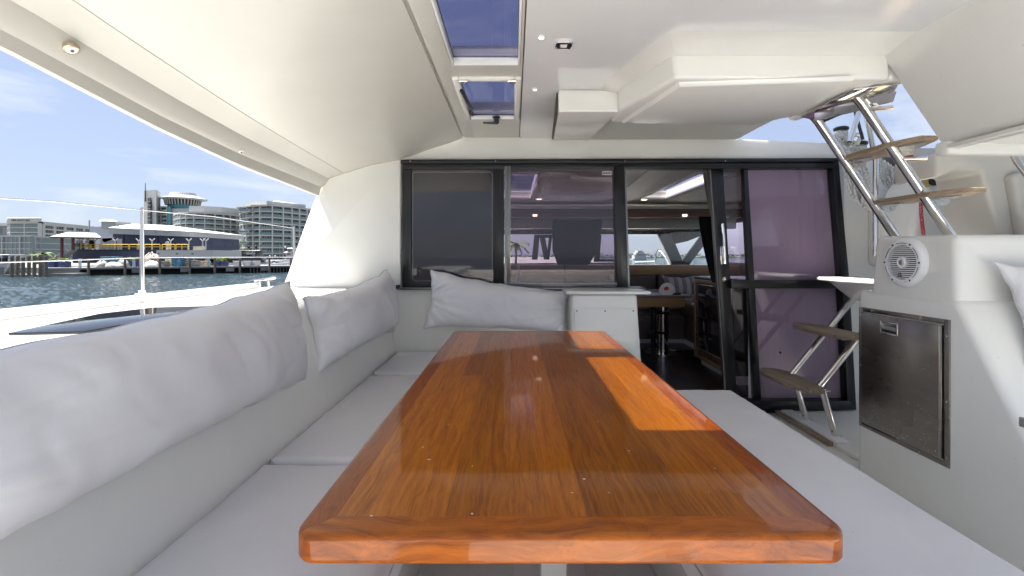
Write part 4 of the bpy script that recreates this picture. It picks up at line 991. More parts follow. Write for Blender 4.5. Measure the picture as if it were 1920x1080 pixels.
wp([(1002, 440), (1012, 440), (1008, 487), (997, 487)], 'dgrey'); wp([(1012, 445), (1022, 445), (1030, 487), (1020, 487)], 'gp'); wp([(1002, 440), (1036, 440), (1036, 446), (1002, 446)], 'dgrey'); wp([(1030, 440), (1036, 440), (1030, 487), (1025, 487)], 'dgrey')
wp([(1120, 440), (1128, 440), (1124, 490), (1114, 490)], 'dgrey'); wp([(1114, 486), (1156, 486), (1156, 491), (1114, 491)], 'dgrey')
# sofa round the table
t = thing('salon_sofa', 'dark brown leather corner sofa behind the salon table', 'sofa', (1.9, 6.5, -1.15))
for x0, x1 in ((1.35, 2.02), (2.04, 2.75)):
    m_ = MB(); m_.box(x0, x1, 6.42, 6.62, -.55, -.262, .05, 4); m_.build('back_cushion', 'brown', t)
m_ = MB(); m_.box(1.30, 2.75, 5.95, 6.45, -.72, -.56, .04, 3); m_.build('seat_cushion', 'taupe', t)
m_ = MB(); m_.box(1.30, 2.26, 6.02, 6.5, -1.10, -.72, .01); m_.box(1.30, 2.26, 6.0, 6.03, -.90, -.80, .004); m_.build('base', 'taupe', t)
m_ = MB(); m_.box(2.20, 2.75, 4.9, 6.45, -.78, -.60, .05, 3); m_.build('side_seat', 'brown', t)
m_ = MB(); m_.box(2.26, 2.75, 4.9, 6.1, -1.09, -.78, .01); m_.build('side_base', 'brown', t)
m_ = MB(); m_.box(1.30, 2.26, 6.0, 6.02, -1.15, -1.10); m_.box(2.235, 2.26, 4.9, 6.0, -1.15, -1.10); m_.build('toe_kick', 'plastic', t)
pl = pillow('scatter_cushion', 'pale striped scatter cushion on the dark sofa', P(1241, 516, 6.30), P(1303, 517, 6.30), P(1300, 558, 6.2), P(1246, 556, 6.2), .14, 9, sag=.03, group=None, nu=40, nv=28, nrm=(0, -1, .2))
def stripes(t_, p):
    c = N(t_, 'ShaderNodeTexCoord'); s = N(t_, 'ShaderNodeSeparateXYZ'); t_.links.new(c.outputs['Object'], s.inputs[0])
    w = N(t_, 'ShaderNodeMath', operation='PINGPONG'); w.inputs[1].default_value = .055; t_.links.new(s.outputs[0], w.inputs[0])
    g = N(t_, 'ShaderNodeMath', operation='GREATER_THAN'); g.inputs[1].default_value = .028; t_.links.new(w.outputs[0], g.inputs[0])
    m = N(t_, 'ShaderNodeMix', data_type='RGBA'); m.inputs['A'].default_value = (.5, .48, .46, 1); m.inputs['B'].default_value = (.26, .24, .25, 1)
    t_.links.new(g.outputs[0], m.inputs['Factor']); t_.links.new(m.outputs['Result'], p.inputs['Base Color'])
sm = mat('striped_cloth', (.5, .5, .48), .9, fn=stripes)
pl.children[0].data.materials[0] = sm; pl['category'] = 'cushion'
t = thing('salon_table', 'pale oak salon table on a steel pedestal seen through the doorway', 'table', (1.55, 5.35, -1.15))
m_ = MB(); m_.box(.95, 1.92, 4.90, 5.9, -.452, -.428, .004); m_.build('tabletop', mat('table_laminate', (.20, .175, .16), .3, coat=.3), t)
m_ = MB(); m_.box(1.0, 1.86, 4.93, 5.85, -.552, -.452, .004); m_.build('apron', 'oak', t)
px_, py_ = X(1243, 5.45), 5.45
m_ = MB(); m_.tube([(px_, py_, -1.14), (px_, py_, -.80)], .062, 20); m_.tube([(px_, py_, -.80), (px_, py_, -.55)], .055, 20); m_.lathe([(.22, 0), (.22, .006), (.08, .014), (.065, .02)], (px_, py_, -1.149), (0, 0, 1), 32); m_.build('pedestal', 'steel', t)
m_ = MB(); m_.tube([(px_-.10, py_+.05, -1.14), (px_-.10, py_+.05, -.56)], .03, 12); m_.build('second_column', 'black', t)
for zz in (-.69, -.93):
    m_ = MB(); m_.lathe([(.072, 0), (.076, .008), (.076, .028), (.072, .036)], (px_, py_, zz), (0, 0, 1), 20); m_.box(px_-.16, px_, py_-.02, py_+.06, zz+.006, zz+.03, .008); m_.build('collar', 'black', t)
t = thing('baseball_cap', 'white baseball cap with an orange badge on the salon table', 'cap', P(1252, 552, 5.05))
c0 = Vector((X(1252, 5.1), 5.12, -.428)); m_ = MB()
rows = []
for i in range(11):
    a = math.pi/2*i/10; rows.append([(c0.x+.088*math.cos(a)*math.cos(u), c0.y+.098*math.cos(a)*math.sin(u), c0.z+.012+.115*math.sin(a)**.9) for u in [2*math.pi*k/24 for k in range(25)]])
m_.grid(rows); m_.build('crown', mat('white_cotton', (.72, .72, .72), .9), t, 180)
m_ = MB(); m_.prism([(c0.x-.075, c0.y-.055, c0.z+.010), (c0.x-.13, c0.y-.12, c0.z+.004), (c0.x-.085, c0.y-.17, c0.z+.002), (c0.x-.02, c0.y-.165, c0.z+.004), (c0.x+.05, c0.y-.09, c0.z+.012)], (0, 0, .006), .002); m_.build('visor', 'plastic', t)
m_ = MB(); m_.lathe([(.022, 0), (.018, .004)], (c0.x-.035, c0.y-.083, c0.z+.068), (-.4, -1, .35), 14, sx=1.3); m_.build('badge', mat('orange_badge', (.55, .10, .03), .7), t)
m_ = MB(); m_.box(c0.x+.03, c0.x+.12, c0.y-.10, c0.y-.05, c0.z, c0.z+.018, .006); o = m_.build('sunglasses_case', 'black_m', None); tag(o, 'small black case lying beside the cap on the table', 'case')
t = thing('fridge_cabinet', 'oak framed cabinet with black glass doors just inside the doorway', 'cabinet', (2.2, 4.5, -1.15))
m_ = MB(); m_.box(1.965, 2.6, 4.06, 4.90, -1.075, -.245, .003); m_.build('carcass', mat('dark_carcass', (.03, .025, .022), .5), t)
m_ = MB(); m_.box(1.95, 2.62, 4.03, 4.92, -.243, -.215, .005); m_.build('worktop', mat('grey_worktop', (.10, .095, .09), .25), t)
m_ = MB(); m_.box(1.945, 1.967, 4.88, 4.915, -1.075, -.245, .002); m_.box(1.945, 1.967, 4.06, 4.879, -.275, -.2455, .002); m_.box(1.9445, 1.967, 4.06, 4.879, -1.075, -1.045, .002); m_.build('oak_frame', 'oak', t)
m_ = MB(); m_.box(1.951, 1.966, 4.07, 4.865, -.63, -.29, .002); m_.build('glass_door', 'smoked', t)
m_ = MB(); m_.box(1.951, 1.966, 4.07, 4.865, -.965, -.637, .002); m_.build('glass_door', 'smoked', t)
m_ = MB(); m_.box(1.948, 1.952, 4.862, 4.868, -.96, -.30, 0); m_.box(1.948, 1.951, 4.07, 4.86, -.300, -.294); m_.build('door_trim', 'chrome', t)
m_ = MB(); m_.box(1.952, 1.966, 4.07, 4.865, -1.043, -.968, .002); vg = m_.build('vent_panel', mat('tan_vent', (.33, .24, .15), .5), t)
for k in range(20):
    m_ = MB(); m_.box(1.9505, 1.9525, 4.12+.035*k, 4.138+.035*k, -1.033, -.978); m_.build('vent_slot', 'black_m', vg)
m_ = MB(); m_.box(2.0, 2.6, 4.06, 4.85, -1.15, -1.075); m_.build('plinth', 'plastic', t)
# jacket / curtain hanging dark by the door
def drape(name, label, cat, poly_top, poly_bot, D, m, folds=7, depth=.03, n=40):
    rows = []
    for j in range(14):
        v = j/13; row = []
        for i in range(n+1):
            u = i/n; a = poly_top[0]+(poly_top[1]-poly_top[0])*u; b = poly_bot[0]+(poly_bot[1]-poly_bot[0])*u
            k = v**1.4
            px = a*(1-k)+b*k; py = poly_top[2]+(poly_bot[2]-poly_top[2])*v
            row.append(P(px, py, D+depth*math.sin(u*folds*math.pi+v*1.5)*(.4+.6*v)))
        rows.append(row)
    mb = MB(); lo = rows; hi = [[p+Vector((0, .012, 0)) for p in r] for r in rows]; mb.slabgrid(lo, hi); o = mb.build(name, m, None); tag(o, label, cat); return o
drape('dark_curtain', 'black cloth bundle hanging just inside the doorway', 'curtain', (1311, 1362, 406), (1336, 1370, 530), 4.3, mat('black_cloth', (.006, .006, .007), .95), 5)
drape('light_curtain', 'thin grey curtain edge by the top of the open door', 'curtain', (1318, 1345, 312), (1333, 1352, 404), 3.75, mat('grey_cloth', (.22, .21, .2), .9), 6, .02)
m_ = MB()
for q in range(3):
    m_.tube([(X(1285, 5.5)+.13*math.sin(k*.9+q)+.02*q, 5.25+.22*math.cos(k*.55+q*1.2), -1.142+.008*q) for k in range(16)], .007, 6)
o = m_.build('power_cable', 'black_m', None); tag(o, 'tangle of black cable on the dark salon floor', 'cable')
for (px, py, D_, zz) in ((1208, 378, 5.95, .742), (1284, 404.5, 6.44, .57), (1011, 389, 5.9, .742), (1003, 405, 6.44, .57)):
    c = Vector((X(px, D_), D_, zz))
    where = {1208: 'in the ceiling left of the doorway skylight', 1284: 'in the brown beam above the windshield', 1011: 'in the ceiling behind the middle pane', 1003: 'in the beam behind the middle pane'}[px]
    t = thing('salon_downlight', 'small lit lamp '+where, 'ceiling lamp', c, 'lit lamps in the salon')
    m_ = MB(); m_.box(c.x-.05, c.x+.05, c.y-.05 if zz > .6 else c.y, c.y+.05 if zz > .6 else c.y+.02, zz-.006, zz+.03 if zz < .6 else zz+.002, .002); m_.build('bezel', 'chrome', t)
    m_ = MB(); m_.box(c.x-.03, c.x+.03, c.y-.03 if zz > .6 else c.y-.004, c.y+.03 if zz > .6 else c.y+.001, zz-.009, zz+.018 if zz < .6 else zz-.005); m_.build('diffuser', mat('warm_led', (1, .9, .7), .4, emit=(1, .85, .6), estr=1.3), t)
# steering stand and clutter seen through the middle pane
m_ = MB(); m_.tube([P(1059, 560, 6.3), P(1059, 462, 6.3)], .012, 8); m_.box(X(1050, 6.3), X(1068, 6.3), 6.25, 6.35, Z(464, 6.3), Z(454, 6.3), .01); o = m_.build('instrument_stand', 'dgrey', None); tag(o, 'thin pole with a small black instrument seen through the middle pane', 'stand')
m_ = MB(); m_.prism([P(1036, 412, 6.2), P(1131, 412, 6.2), P(1120, 470, 6.2), P(1105, 497, 6.2), P(1046, 497, 6.2), P(1036, 470, 6.2)], (0, .05, 0), .02); o = m_.build('folded_screen', mat('navy_panel', (.008, .009, .014), .8), None); tag(o, 'dark navy panel hanging before the windshield behind the middle pane', 'screen')
m_ = MB(); m_.box(-.6, 1.20, 4.6, 5.4, -.36, -.33, .01); m_.box(-.6, 1.2, 4.65, 5.4, -1.15, -.36, .01); o = m_.build('galley_counter', 'taupe', None); tag(o, 'dark galley counter behind the middle pane', 'counter')
t = thing('spray_bottle', 'small bluish bottle on the galley counter at the pane corner', 'bottle', P(972, 530, 4.75)); c = Vector((X(972, 4.75), 4.75, -.33))
m_ = MB(); m_.lathe([(.03, 0), (.032, .02), (.032, .12), (.014, .16), (.012, .2)], c, (0, 0, 1), 16); m_.build('body', mat('bottle_blue', (.12, .14, .3), .3), t)
m_ = MB(); m_.lathe([(.014, .2), (.014, .225)], c, (0, 0, 1), 12); m_.build('lid', 'plastic', t)
m_ = MB(); rnd = random.Random(2)
for q in range(9):
    x0 = rnd.uniform(.62, 1.1); m_.tube([(x0+rnd.uniform(-.05, .05)*k, 4.75+.08*k+rnd.uniform(-.02, .02), -.315+.05*math.sin(k*1.1+q)) for k in range(5)], .006, 6)
o = m_.build('coiled_hose', mat('grey_hose', (.3, .3, .3), .5), None); tag(o, 'tangle of pale hose on the counter behind the middle pane', 'hose')
# foredeck rail seen through the windshield
t = thing('bow_rail', 'bent steel tube rail on the foredeck seen through the windshield', 'rail', P(1240, 500, 9))
m_ = MB(); m_.tube([P(1230, 520, 9), P(1228, 480, 9), P(1230, 471, 9), P(1234, 468, 9), P(1240, 471, 9), P(1248, 481, 9), P(1256, 498, 9), P(1262, 515, 9)], .02, 10); m_.build('hoop', 'steel', t)
m_ = MB(); m_.tube([P(1190, 490.5, 9), P(1228, 489, 9)], .012, 8); m_.build('wire', 'steel', t)
m_ = MB(); m_.box(-1.3, 3.3, 7.42, 12, -1.25, -.62, .05); struct(m_, 'foredeck', 'gel')
# ================================================================== WATER, QUAY AND TOWN
def water_fn(t, p):
    c = N(t, 'ShaderNodeTexCoord')
    n1 = N(t, 'ShaderNodeTexNoise', Scale=2.0, Detail=5, Roughness=.6); n2 = N(t, 'ShaderNodeTexNoise', Scale=7.5, Detail=5, Roughness=.65)
    m = N(t, 'ShaderNodeMapping'); m.inputs['Scale'].default_value = (1, 1.7, 1); m.inputs['Rotation'].default_value = (0, 0, .5)
    t.links.new(c.outputs['Object'], m.inputs[0]); t.links.new(m.outputs[0], n1.inputs['Vector']); t.links.new(m.outputs[0], n2.inputs['Vector'])
    b1 = N(t, 'ShaderNodeBump', Strength=1, Distance=.22); b2 = N(t, 'ShaderNodeBump', Strength=1, Distance=.14)
    t.links.new(n1.outputs['Fac'], b1.inputs['Height']); t.links.new(n2.outputs['Fac'], b2.inputs['Height'])
    t.links.new(b1.outputs[0], b2.inputs['Normal']); t.links.new(b2.outputs[0], p.inputs['Normal'])
M['water'] = mat('harbour_water', (.016, .034, .042), .05, spec=.5, fn=water_fn)
ZW = -2.5
m_ = MB(); m_.quad((-3000, -800, ZW), (3000, -800, ZW), (3000, 5000, ZW), (-3000, 5000, ZW)); w = struct(m_, 'water', 'water')
m_ = MB(); rows = []
nx, ny = 330, 230
for j in range(ny+1):
    y = 3+j/ny*1.0*0+ (82-3)*(j/ny)**1.35; row = []
    for i in range(nx+1):
        x = -2.9-(i/nx)**1.15*(8+y*1.5)
        a = .06+noise.noise(Vector((x*.7+y*.2, y*1.1, 3)))*.07+noise.noise(Vector((x*1.9, y*2.9-x*.5, 7)))*.06+noise.noise(Vector((x*4.1, y*5.4, 1)))*.03
        e_ = min(1, i/4, (nx-i)/4, j/3, (ny-j)/3)
        row.append((x, y, ZW+.02+max(a, 0)*e_+.01*e_))
    rows.append(row)
m_.grid(rows); struct(m_, 'water_waves', 'water', 180)

M['conc'] = mat('quay_concrete', (.38, .38, .36), .85, fn=mottled((.13, .13, .122), (.21, .21, .20), .9, bump=.2))
M['pile'] = mat('weathered_pile', (.12, .11, .095), .9, fn=mottled((.09, .082, .07), (.17, .155, .13), 3))
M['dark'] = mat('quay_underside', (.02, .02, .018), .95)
A = Vector((X(78, 53.5), 53.5, 0)); B = Vector((X(640, 71), 71, 0)); dv = (B-A); ln = dv.length; dv.normalize(); nv_ = Vector((dv.y, -dv.x, 0))*-1   # inland normal
if nv_.y < 0: nv_ = -nv_
ZD = -1.43
m_ = MB(); far = [A+nv_*2.2, B+nv_*2.2, B+dv*60+nv_*2.2, Vector((150, 900, 0)), Vector((-900, 900, 0)), Vector((-900, 60, 0)), A-dv*6+nv_*9]
m_.prism([(p.x, p.y, ZW-.5) for p in far], (0, 0, ZD-ZW+.5-.01)); struct(m_, 'quay_ground', 'conc')
t = thing('quay', 'concrete quay deck on dark piles across the water', 'quay', (A.x, A.y, ZW))
def seg(s0, s1, o0, o1, z0, z1, mb, r=0):
    a, b, c, d = A+dv*s0+nv_*o0, A+dv*s1+nv_*o0, A+dv*s1+nv_*o1, A+dv*s0+nv_*o1
    return mb.prism([(q.x, q.y, z0) for q in (a, b, c, d)], (0, 0, z1-z0), r)
m_ = MB(); seg(0, ln, 0, 2.5, ZD-.22, ZD, m_); m_.build('deck_slab', 'conc', t)
m_ = MB(); seg(0, ln, -.06, .12, ZD-.10, ZD+.03, m_); m_.build('edge_beam', mat('pale_concrete', (.28, .28, .27), .8), t)
m_ = MB(); seg(0, 3.3, .02, 2.4, ZW-.3, ZD-.2, m_); m_.build('sea_wall', 'conc', t)
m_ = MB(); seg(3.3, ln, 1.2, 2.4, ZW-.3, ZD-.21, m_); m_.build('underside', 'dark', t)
for s in (8.2, 13.2, 18.3, 22.5, 26.5, 30): m_ = MB(); seg(s, s+1.0, -.02, .5, ZW+.35, ZD-.2, m_, .02); m_.build('fender_block', 'conc', t)
def s_at(px):
    k = (px-963)/F; # point on the quay line seen through px
    return (k*A.y-A.x)/(dv.x-k*dv.y)
pl0 = None
for px in (167, 235, 300, 356, 403, 450, 505, 545):
    s = s_at(px); q = A+dv*s-nv_*.2
    if pl0 is None: m_ = MB(); m_.tube([(q.x, q.y, ZW-.6), (q.x, q.y, -.30)], [.15, .13], 10); pl0 = m_.build('piling', 'pile', t); base = q
    else: o = pl0.copy(); col.objects.link(o); o.location = q-base
for k in range(26):
    s = s_at(470)+k*.42; q = A+dv*s+nv_*.3; m_ = MB(); m_.tube([(q.x, q.y, ZW-.3), (q.x, q.y, ZD-.2)], .07, 6)
    m_.build('short_pile', 'pile', t)
tilts = [(22, .62), (33, .62), (43, .45), (54, .62), (64, .66), (77, .80), (86, .6)]
for i, (px, h) in enumerate(tilts):
    D_ = 52.8+(i % 2)*.9; q = Vector((X(px, D_), D_, 0)); t2 = thing('mooring_pile', ['first', 'second', 'third', 'fourth', 'fifth', 'stoutest', 'last'][i]+' dark timber pile from the left beside the quay corner', 'mooring pile', (q.x, q.y, ZW-.4), 'mooring piles at the quay corner')
    m_ = MB(); m_.tube([(q.x, q.y, ZW-.4), (q.x+.05, q.y, -.05-.62+h)], [.27 if i == 5 else .19, .22 if i == 5 else .16], 10); m_.build('post', 'pile', t2)
    m_ = MB(); m_.tube([(q.x+.05, q.y, -.05-.62+h), (q.x+.05, q.y, .02-.62+h)], [.25 if i == 5 else .19, .19 if i == 5 else .15], 10); m_.build('cap', 'black_m', t2)
m_ = MB(); m_.box(-54.8, -51.8, 53.6, 55.4, ZW-.1, ZW+.45); m_.box(-60, -56, 53.5, 57, ZW-.05, ZW+.32); o = m_.build('floating_dock', 'conc', None); tag(o, 'low pale floating dock among the dark piles at far left', 'dock')
t = thing('gangway', 'small grey ramp with handrails beside the piles at far left', 'gangway', P(14, 515, 54))
m_ = MB(); m_.prism([P(8, 514, 54), P(20, 496, 54), P(20, 498.5, 54), P(8, 516.5, 54)], (0, .8, 0)); m_.build('ramp', 'conc', t)
for py in (-3, -7): m_ = MB(); m_.tube([P(8, 514+py, 54), P(20, 497+py, 54)], .035, 6); m_.build('handrail', 'steel_s', t)

# ---- glass block buildings
M['glassb'] = mat('blue_green_glazing', (.035, .05, .055), .12, spec=.6, fn=mottled((.020, .028, .030), (.09, .12, .12), .35, 2, lo=.38, hi=.62))
M['glassd'] = mat('grey_glazing', (.04, .045, .05), .12, spec=.6, fn=mottled((.02, .024, .028), (.09, .10, .105), .4, 2, lo=.38, hi=.62))
M['bwhite'] = mat('painted_concrete_white', (.37, .38, .375), .8, fn=mottled((.34, .35, .345), (.40, .41, .405), .1))
M['bgrey'] = mat('painted_concrete_grey', (.31, .33, .335), .8)
M['rail'] = mat('balcony_glass', (.12, .165, .17), .2, spec=.6)
M['teal'] = mat('teal_glazing', (.05, .22, .25), .2, spec=.6)
def facade(root, pts, z0, z1, nf, bays, gm='glassb', wm='bwhite', slab=.35, out=.9, pier=.35, rails=True, winw=None, roof=.8, depth=14, dvec=None):
    """walls along a ground polyline: recessed glazing, proud floor slabs, piers, mullions, balcony rails"""
    pts = [Vector((p[0], p[1], 0)) for p in pts]
    fh = (z1-z0)/nf
    back = [p+(Vector(dvec) if dvec else Vector((0, depth, 0))) for p in (pts[-1], pts[0])]
    poly = pts+back
    m_ = MB(); m_.prism([(p.x, p.y, z0) for p in poly], (0, 0, z1-z0)); m_.build('glazing', gm, root, 0)
    def offs(o):
        res = []
        for i, p in enumerate(pts):
            d = (pts[min(i+1, len(pts)-1)]-pts[max(i-1, 0)]).normalized(); n = Vector((d.y, -d.x, 0))
            if n.dot(p) > 0: n = -n
            res.append(p+n*o)
        return res
    op = offs(out)
    for k in range(nf+1):
        zz = z0+fh*k; th = slab if k < nf else roof
        m_ = MB(); m_.prism([(p.x, p.y, zz-slab/2) for p in op+back], (0, 0, th)); m_.build('floor_slab' if k < nf else 'roof_slab', wm, root, 0)
        if rails and k < nf and k > 0:
            m_ = MB(); q = offs(out-.05)
            m_.slabgrid([[(p.x, p.y, zz+slab/2) for p in q], [(p.x, p.y, zz+slab/2+1.0) for p in q]], [[(p.x, p.y+.05, zz+slab/2) for p in q], [(p.x, p.y+.05, zz+slab/2+1.0) for p in q]]); m_.build('balcony_rail', 'rail', root, 0)
    # piers and mullions
    pm, mm = MB(), MB(); tot = sum((b-a).length for a, b in zip(pts, pts[1:])); 
    def at(s, o):
        for a, b in zip(pts, pts[1:]):
            l = (b-a).length
            if s <= l+1e-6:
                d = (b-a).normalized(); n = Vector((d.y, -d.x, 0)); n = -n if n.dot(a) > 0 else n
                return a+d*s+n*o, d, n
            s -= l
        return pts[-1], d, n
    for i in range(bays+1):
        for (cnt, w, o, mb) in ((1, pier, out*1.04, pm),):
            p, d, n = at(tot*i/bays*.9999, 0)
            mb = MB(); mb.prism([(v.x, v.y, z0) for v in (p-d*w/2, p+d*w/2, p+d*w/2+n*o, p-d*w/2+n*o)], (0, 0, z1-z0)); mb.build('pier', wm, root, 0)
        if i < bays:
            rnd = random.Random(i*7+bays)
            for f in (.25, .5, .75):
                p, d, n = at(tot*(i+f)/bays, 0); mm.prism([(v.x, v.y, z0) for v in (p-d*.05, p+d*.05, p+d*.05+n*.1, p-d*.05+n*.1)], (0, 0, z1-z0))
            if winw:
                p, d, n = at(tot*(i+winw[0])/bays, 0); p2, _, _ = at(tot*(i+winw[1])/bays, 0)
                mb = MB(); mb.prism([(v.x, v.y, z0) for v in (p, p2, p2+n*.22, p+n*.22)], (0, 0, z1-z0)); mb.build('wall_strip', wm, root, 0)
    o = mm.build('mullions', 'bgrey', root, 0); o['kind'] = 'stuff'
    return root
GZ = ZD
def lx(px, D_): return (X(px, D_), D_)
# low hotel with long roof at the left
t = thing('long_hotel', 'long pale six storey hotel with a flat white roof at far left', 'building', (X(100, 160), 160, GZ))
facade(t, [lx(21, 150), lx(27, 147), lx(78, 146)], GZ, Z(419, 147), 8, 3, 'glassb', roof=1.2, dvec=(-22, 20, 0))
facade(t, [lx(79, 146.5), lx(215, 185)], GZ, Z(421, 147), 8, 8, 'glassd', 'bwhite', slab=.5, out=.35, pier=.7, winw=(0, .22), rails=False, roof=1.2, dvec=(-25, 8, 0))
m_ = MB(); m_.prism([(*lx(12, 150), Z(418, 150)), (*lx(13, 144), Z(418, 150)), (*lx(78, 144), Z(418, 150)), (*lx(78, 160), Z(418, 150))], (0, 0, 1.3), .3); m_.build('roof_canopy', 'bwhite', t)
txt = bpy.data.curves.new('sign', 'FONT'); txt.body = 'PIER SIXTY-SIX'; txt.size = .9; txt.extrude = .03
to_ = bpy.data.objects.new('tmp', txt); col.objects.link(to_); bpy.context.view_layer.update()
me = bpy.data.meshes.new_from_object(to_.evaluated_get(bpy.context.evaluated_depsgraph_get())); bpy.data.objects.remove(to_)
so = bpy.data.objects.new('roof_sign', me); me.materials.clear(); me.materials.append(M['ink']); so.parent = t; so.location = Vector((*lx(21, 143.9), Z(417.6, 150)))-world_loc(t); so.rotation_euler = (R(90), 0, 0); col.objects.link(so)
t = thing('glass_annex', 'low blue glass annex in front of the long hotel', 'building', (X(30, 120), 120, GZ))
facade(t, [lx(-60, 122), lx(60, 120), lx(74, 126)], GZ, Z(443, 120), 4, 5, 'rail', 'bgrey', slab=.25, out=.3, pier=.3, rails=False, roof=.4, depth=10)
# slab tower with a mast
t = thing('stair_tower', 'tall plain concrete tower with a dark window slot and mast', 'building', (X(283, 222), 222, GZ))
D_ = 222
m_ = MB(); m_.prism([(*lx(270, D_), GZ), (*lx(293, D_-3), GZ), (*lx(301, D_+6), GZ), (*lx(275, D_+14), GZ)], (0, 0, Z(357.5, D_)-GZ)); m_.build('wall', 'bwhite', t, 0)
m_ = MB(); m_.prism([P(276.5, 452, D_-2.2), P(281.5, 452, D_-2.9), P(281.5, 371, D_-2.9), P(276.5, 371, D_-2.2)], (0, .8, 0)); m_.build('window_slot', 'glassd', t, 0)
m_ = MB(); [m_.prism([P(276.5, y, D_-2.4), P(281.5, y, D_-3.1), P(281.5, y-1, D_-3.1), P(276.5, y-1, D_-2.4)], (0, .3, 0)) for y in range(378, 450, 7)]; m_.build('slot_bars', 'bgrey', t, 0)
m_ = MB(); m_.tube([P(272.5, 378, D_-1), P(272.5, 343, D_-1)], [.3, .12], 6); m_.build('mast', 'dgrey', t)
# the round crowned tower
t = thing('round_tower', 'tower with a round glazed crown and ribbed spire ring', 'building', (X(334, 225), 230, GZ))
cx, cyy = X(333, 228), 232
facade(t, [lx(291, 226), lx(316, 223)], GZ, Z(388, 225), 13, 2, 'glassd', 'bwhite', slab=.8, out=.8, pier=.3, rails=False, roof=.6, depth=12)
m_ = MB(); m_.prism([(*lx(313, 221.5), GZ), (*lx(320, 221), GZ), (*lx(320, 230), GZ), (*lx(313, 230), GZ)], (0, 0, Z(388, 221)-GZ)); m_.build('teal_strip', 'teal', t, 0)
m_ = MB(); m_.prism([(*lx(320, 222), GZ), (*lx(358, 221), GZ), (*lx(358, 236), GZ), (*lx(320, 236), GZ)], (0, 0, Z(391, 222)-GZ)); m_.build('wall', 'bgrey', t, 0)
sc2 = 228/F
m_ = MB(); m_.lathe([(25*sc2, Z(391, 228)), (25*sc2, Z(383, 228)), (27*sc2, Z(383, 228))], (cx, cyy, 0), (0, 0, 1), 40); m_.build('teal_band', 'teal', t)
m_ = MB(); m_.lathe([(27*sc2, Z(384, 228)), (29.5*sc2, Z(372, 228))], (cx, cyy, 0), (0, 0, 1), 40); m_.build('window_band', 'black_m', t)
for k in range(36):
    a = 2*math.pi*k/36
    if math.sin(a) > .3: continue
    m_ = MB(); m_.tube([(cx+27.5*sc2*math.cos(a), cyy+27.5*sc2*math.sin(a), Z(384, 228)), (cx+30*sc2*math.cos(a), cyy+30*sc2*math.sin(a), Z(372, 228))], .28, 5); m_.build('window_mullion', 'bwhite', t)
m_ = MB(); m_.lathe([(30*sc2, Z(374, 228)), (37*sc2, Z(372.5, 228)), (37*sc2, Z(371.5, 228)), (26*sc2, Z(367.5, 228)), (23*sc2, Z(366, 228))], (cx+2*sc2, cyy, 0), (0, 0, 1), 48); m_.build('brim', 'bwhite', t)
for k in range(40):
    a = 2*math.pi*k/40
    if math.sin(a) > .35: continue
    m_ = MB(); c1 = Vector((cx, cyy, 0)); d = Vector((math.cos(a), math.sin(a), 0)); tn = Vector((-d.y, d.x, 0))*.42
    p0 = c1+d*25.5*sc2; p1 = c1+d*20*sc2
    m_.hull8([(p0-tn+Vector((0, 0, Z(372, 228)))), (p0+tn+Vector((0, 0, Z(372, 228)))), (p0+tn-d*1.0+Vector((0, 0, Z(372, 228)))), (p0-tn-d*1.0+Vector((0, 0, Z(372, 228))))],
             [(p1-tn*.7+Vector((0, 0, Z(360.5, 228)))), (p1+tn*.7+Vector((0, 0, Z(360.5, 228)))), (p1+tn*.7-d*.8+Vector((0, 0, Z(360.5, 228)))), (p1-tn*.7-d*.8+Vector((0, 0, Z(360.5, 228))))]); m_.build('crown_rib', 'bwhite', t, 0)
m_ = MB(); m_.lathe([(23*sc2, Z(370, 228)), (19*sc2, Z(361.5, 228))], (cx, cyy, 0), (0, 0, 1), 32); m_.build('crown_core', 'bgrey', t)
# two apartment blocks with curved fronts
t = thing('curved_apartments', 'curved glass apartment block with wrap round balconies left of the taller one', 'building', (X(390, 190), 190, GZ))
curve = [lx(332, 194), lx(337, 188.5), lx(345, 185.5), lx(357, 184), lx(372, 184), lx(392, 186), lx(415, 190), lx(440, 196), lx(452, 199)]
facade(t, curve, GZ, Z(400.5, 186), 9, 12, 'glassb', slab=.45, out=1.3, roof=.7, depth=18, pier=.4)
m_ = MB(); m_.prism([(*lx(354.5, 186), Z(400, 186)), (*lx(382, 187), Z(400, 186)), (*lx(415, 191), Z(400, 186)), (*lx(452, 199), Z(400, 186)), (*lx(452, 212), Z(400, 186)), (*lx(354.5, 200), Z(400, 186))], (0, 0, 3.1)); m_.build('penthouse', 'bwhite', t, 0)
t = thing('tall_apartments', 'tallest glass apartment block with projecting corner balconies right', 'building', (X(510, 185), 185, GZ))
curve = [lx(454, 193), lx(457, 186), lx(468, 181), lx(494, 178), lx(515, 180), lx(540, 185), lx(572, 193)]
facade(t, curve, GZ, Z(386, 180), 9, 11, 'glassb', slab=.45, out=1.1, roof=.5, depth=20, pier=.5)
m_ = MB(); m_.prism([(*lx(460, 184), Z(386, 180)), (*lx(500, 178), Z(386, 180)), (*lx(573, 192), Z(386, 180)), (*lx(573, 206), Z(386, 180)), (*lx(460, 200), Z(386, 180))], (0, 0, 1.8)); m_.hull8([(*lx(460, 184), Z(379, 180)), (*lx(510, 180), Z(379, 180)), (*lx(573, 192), Z(379, 180)), (*lx(573, 206), Z(379, 180)), (*lx(460, 200), Z(379, 180))], [(*lx(470, 190), Z(376, 180)), (*lx(521, 186), Z(373, 180)), (*lx(573, 196), Z(376, 180)), (*lx(573, 206), Z(379, 180)), (*lx(470, 200), Z(376, 180))]); m_.build('penthouse', 'bwhite', t, 0)
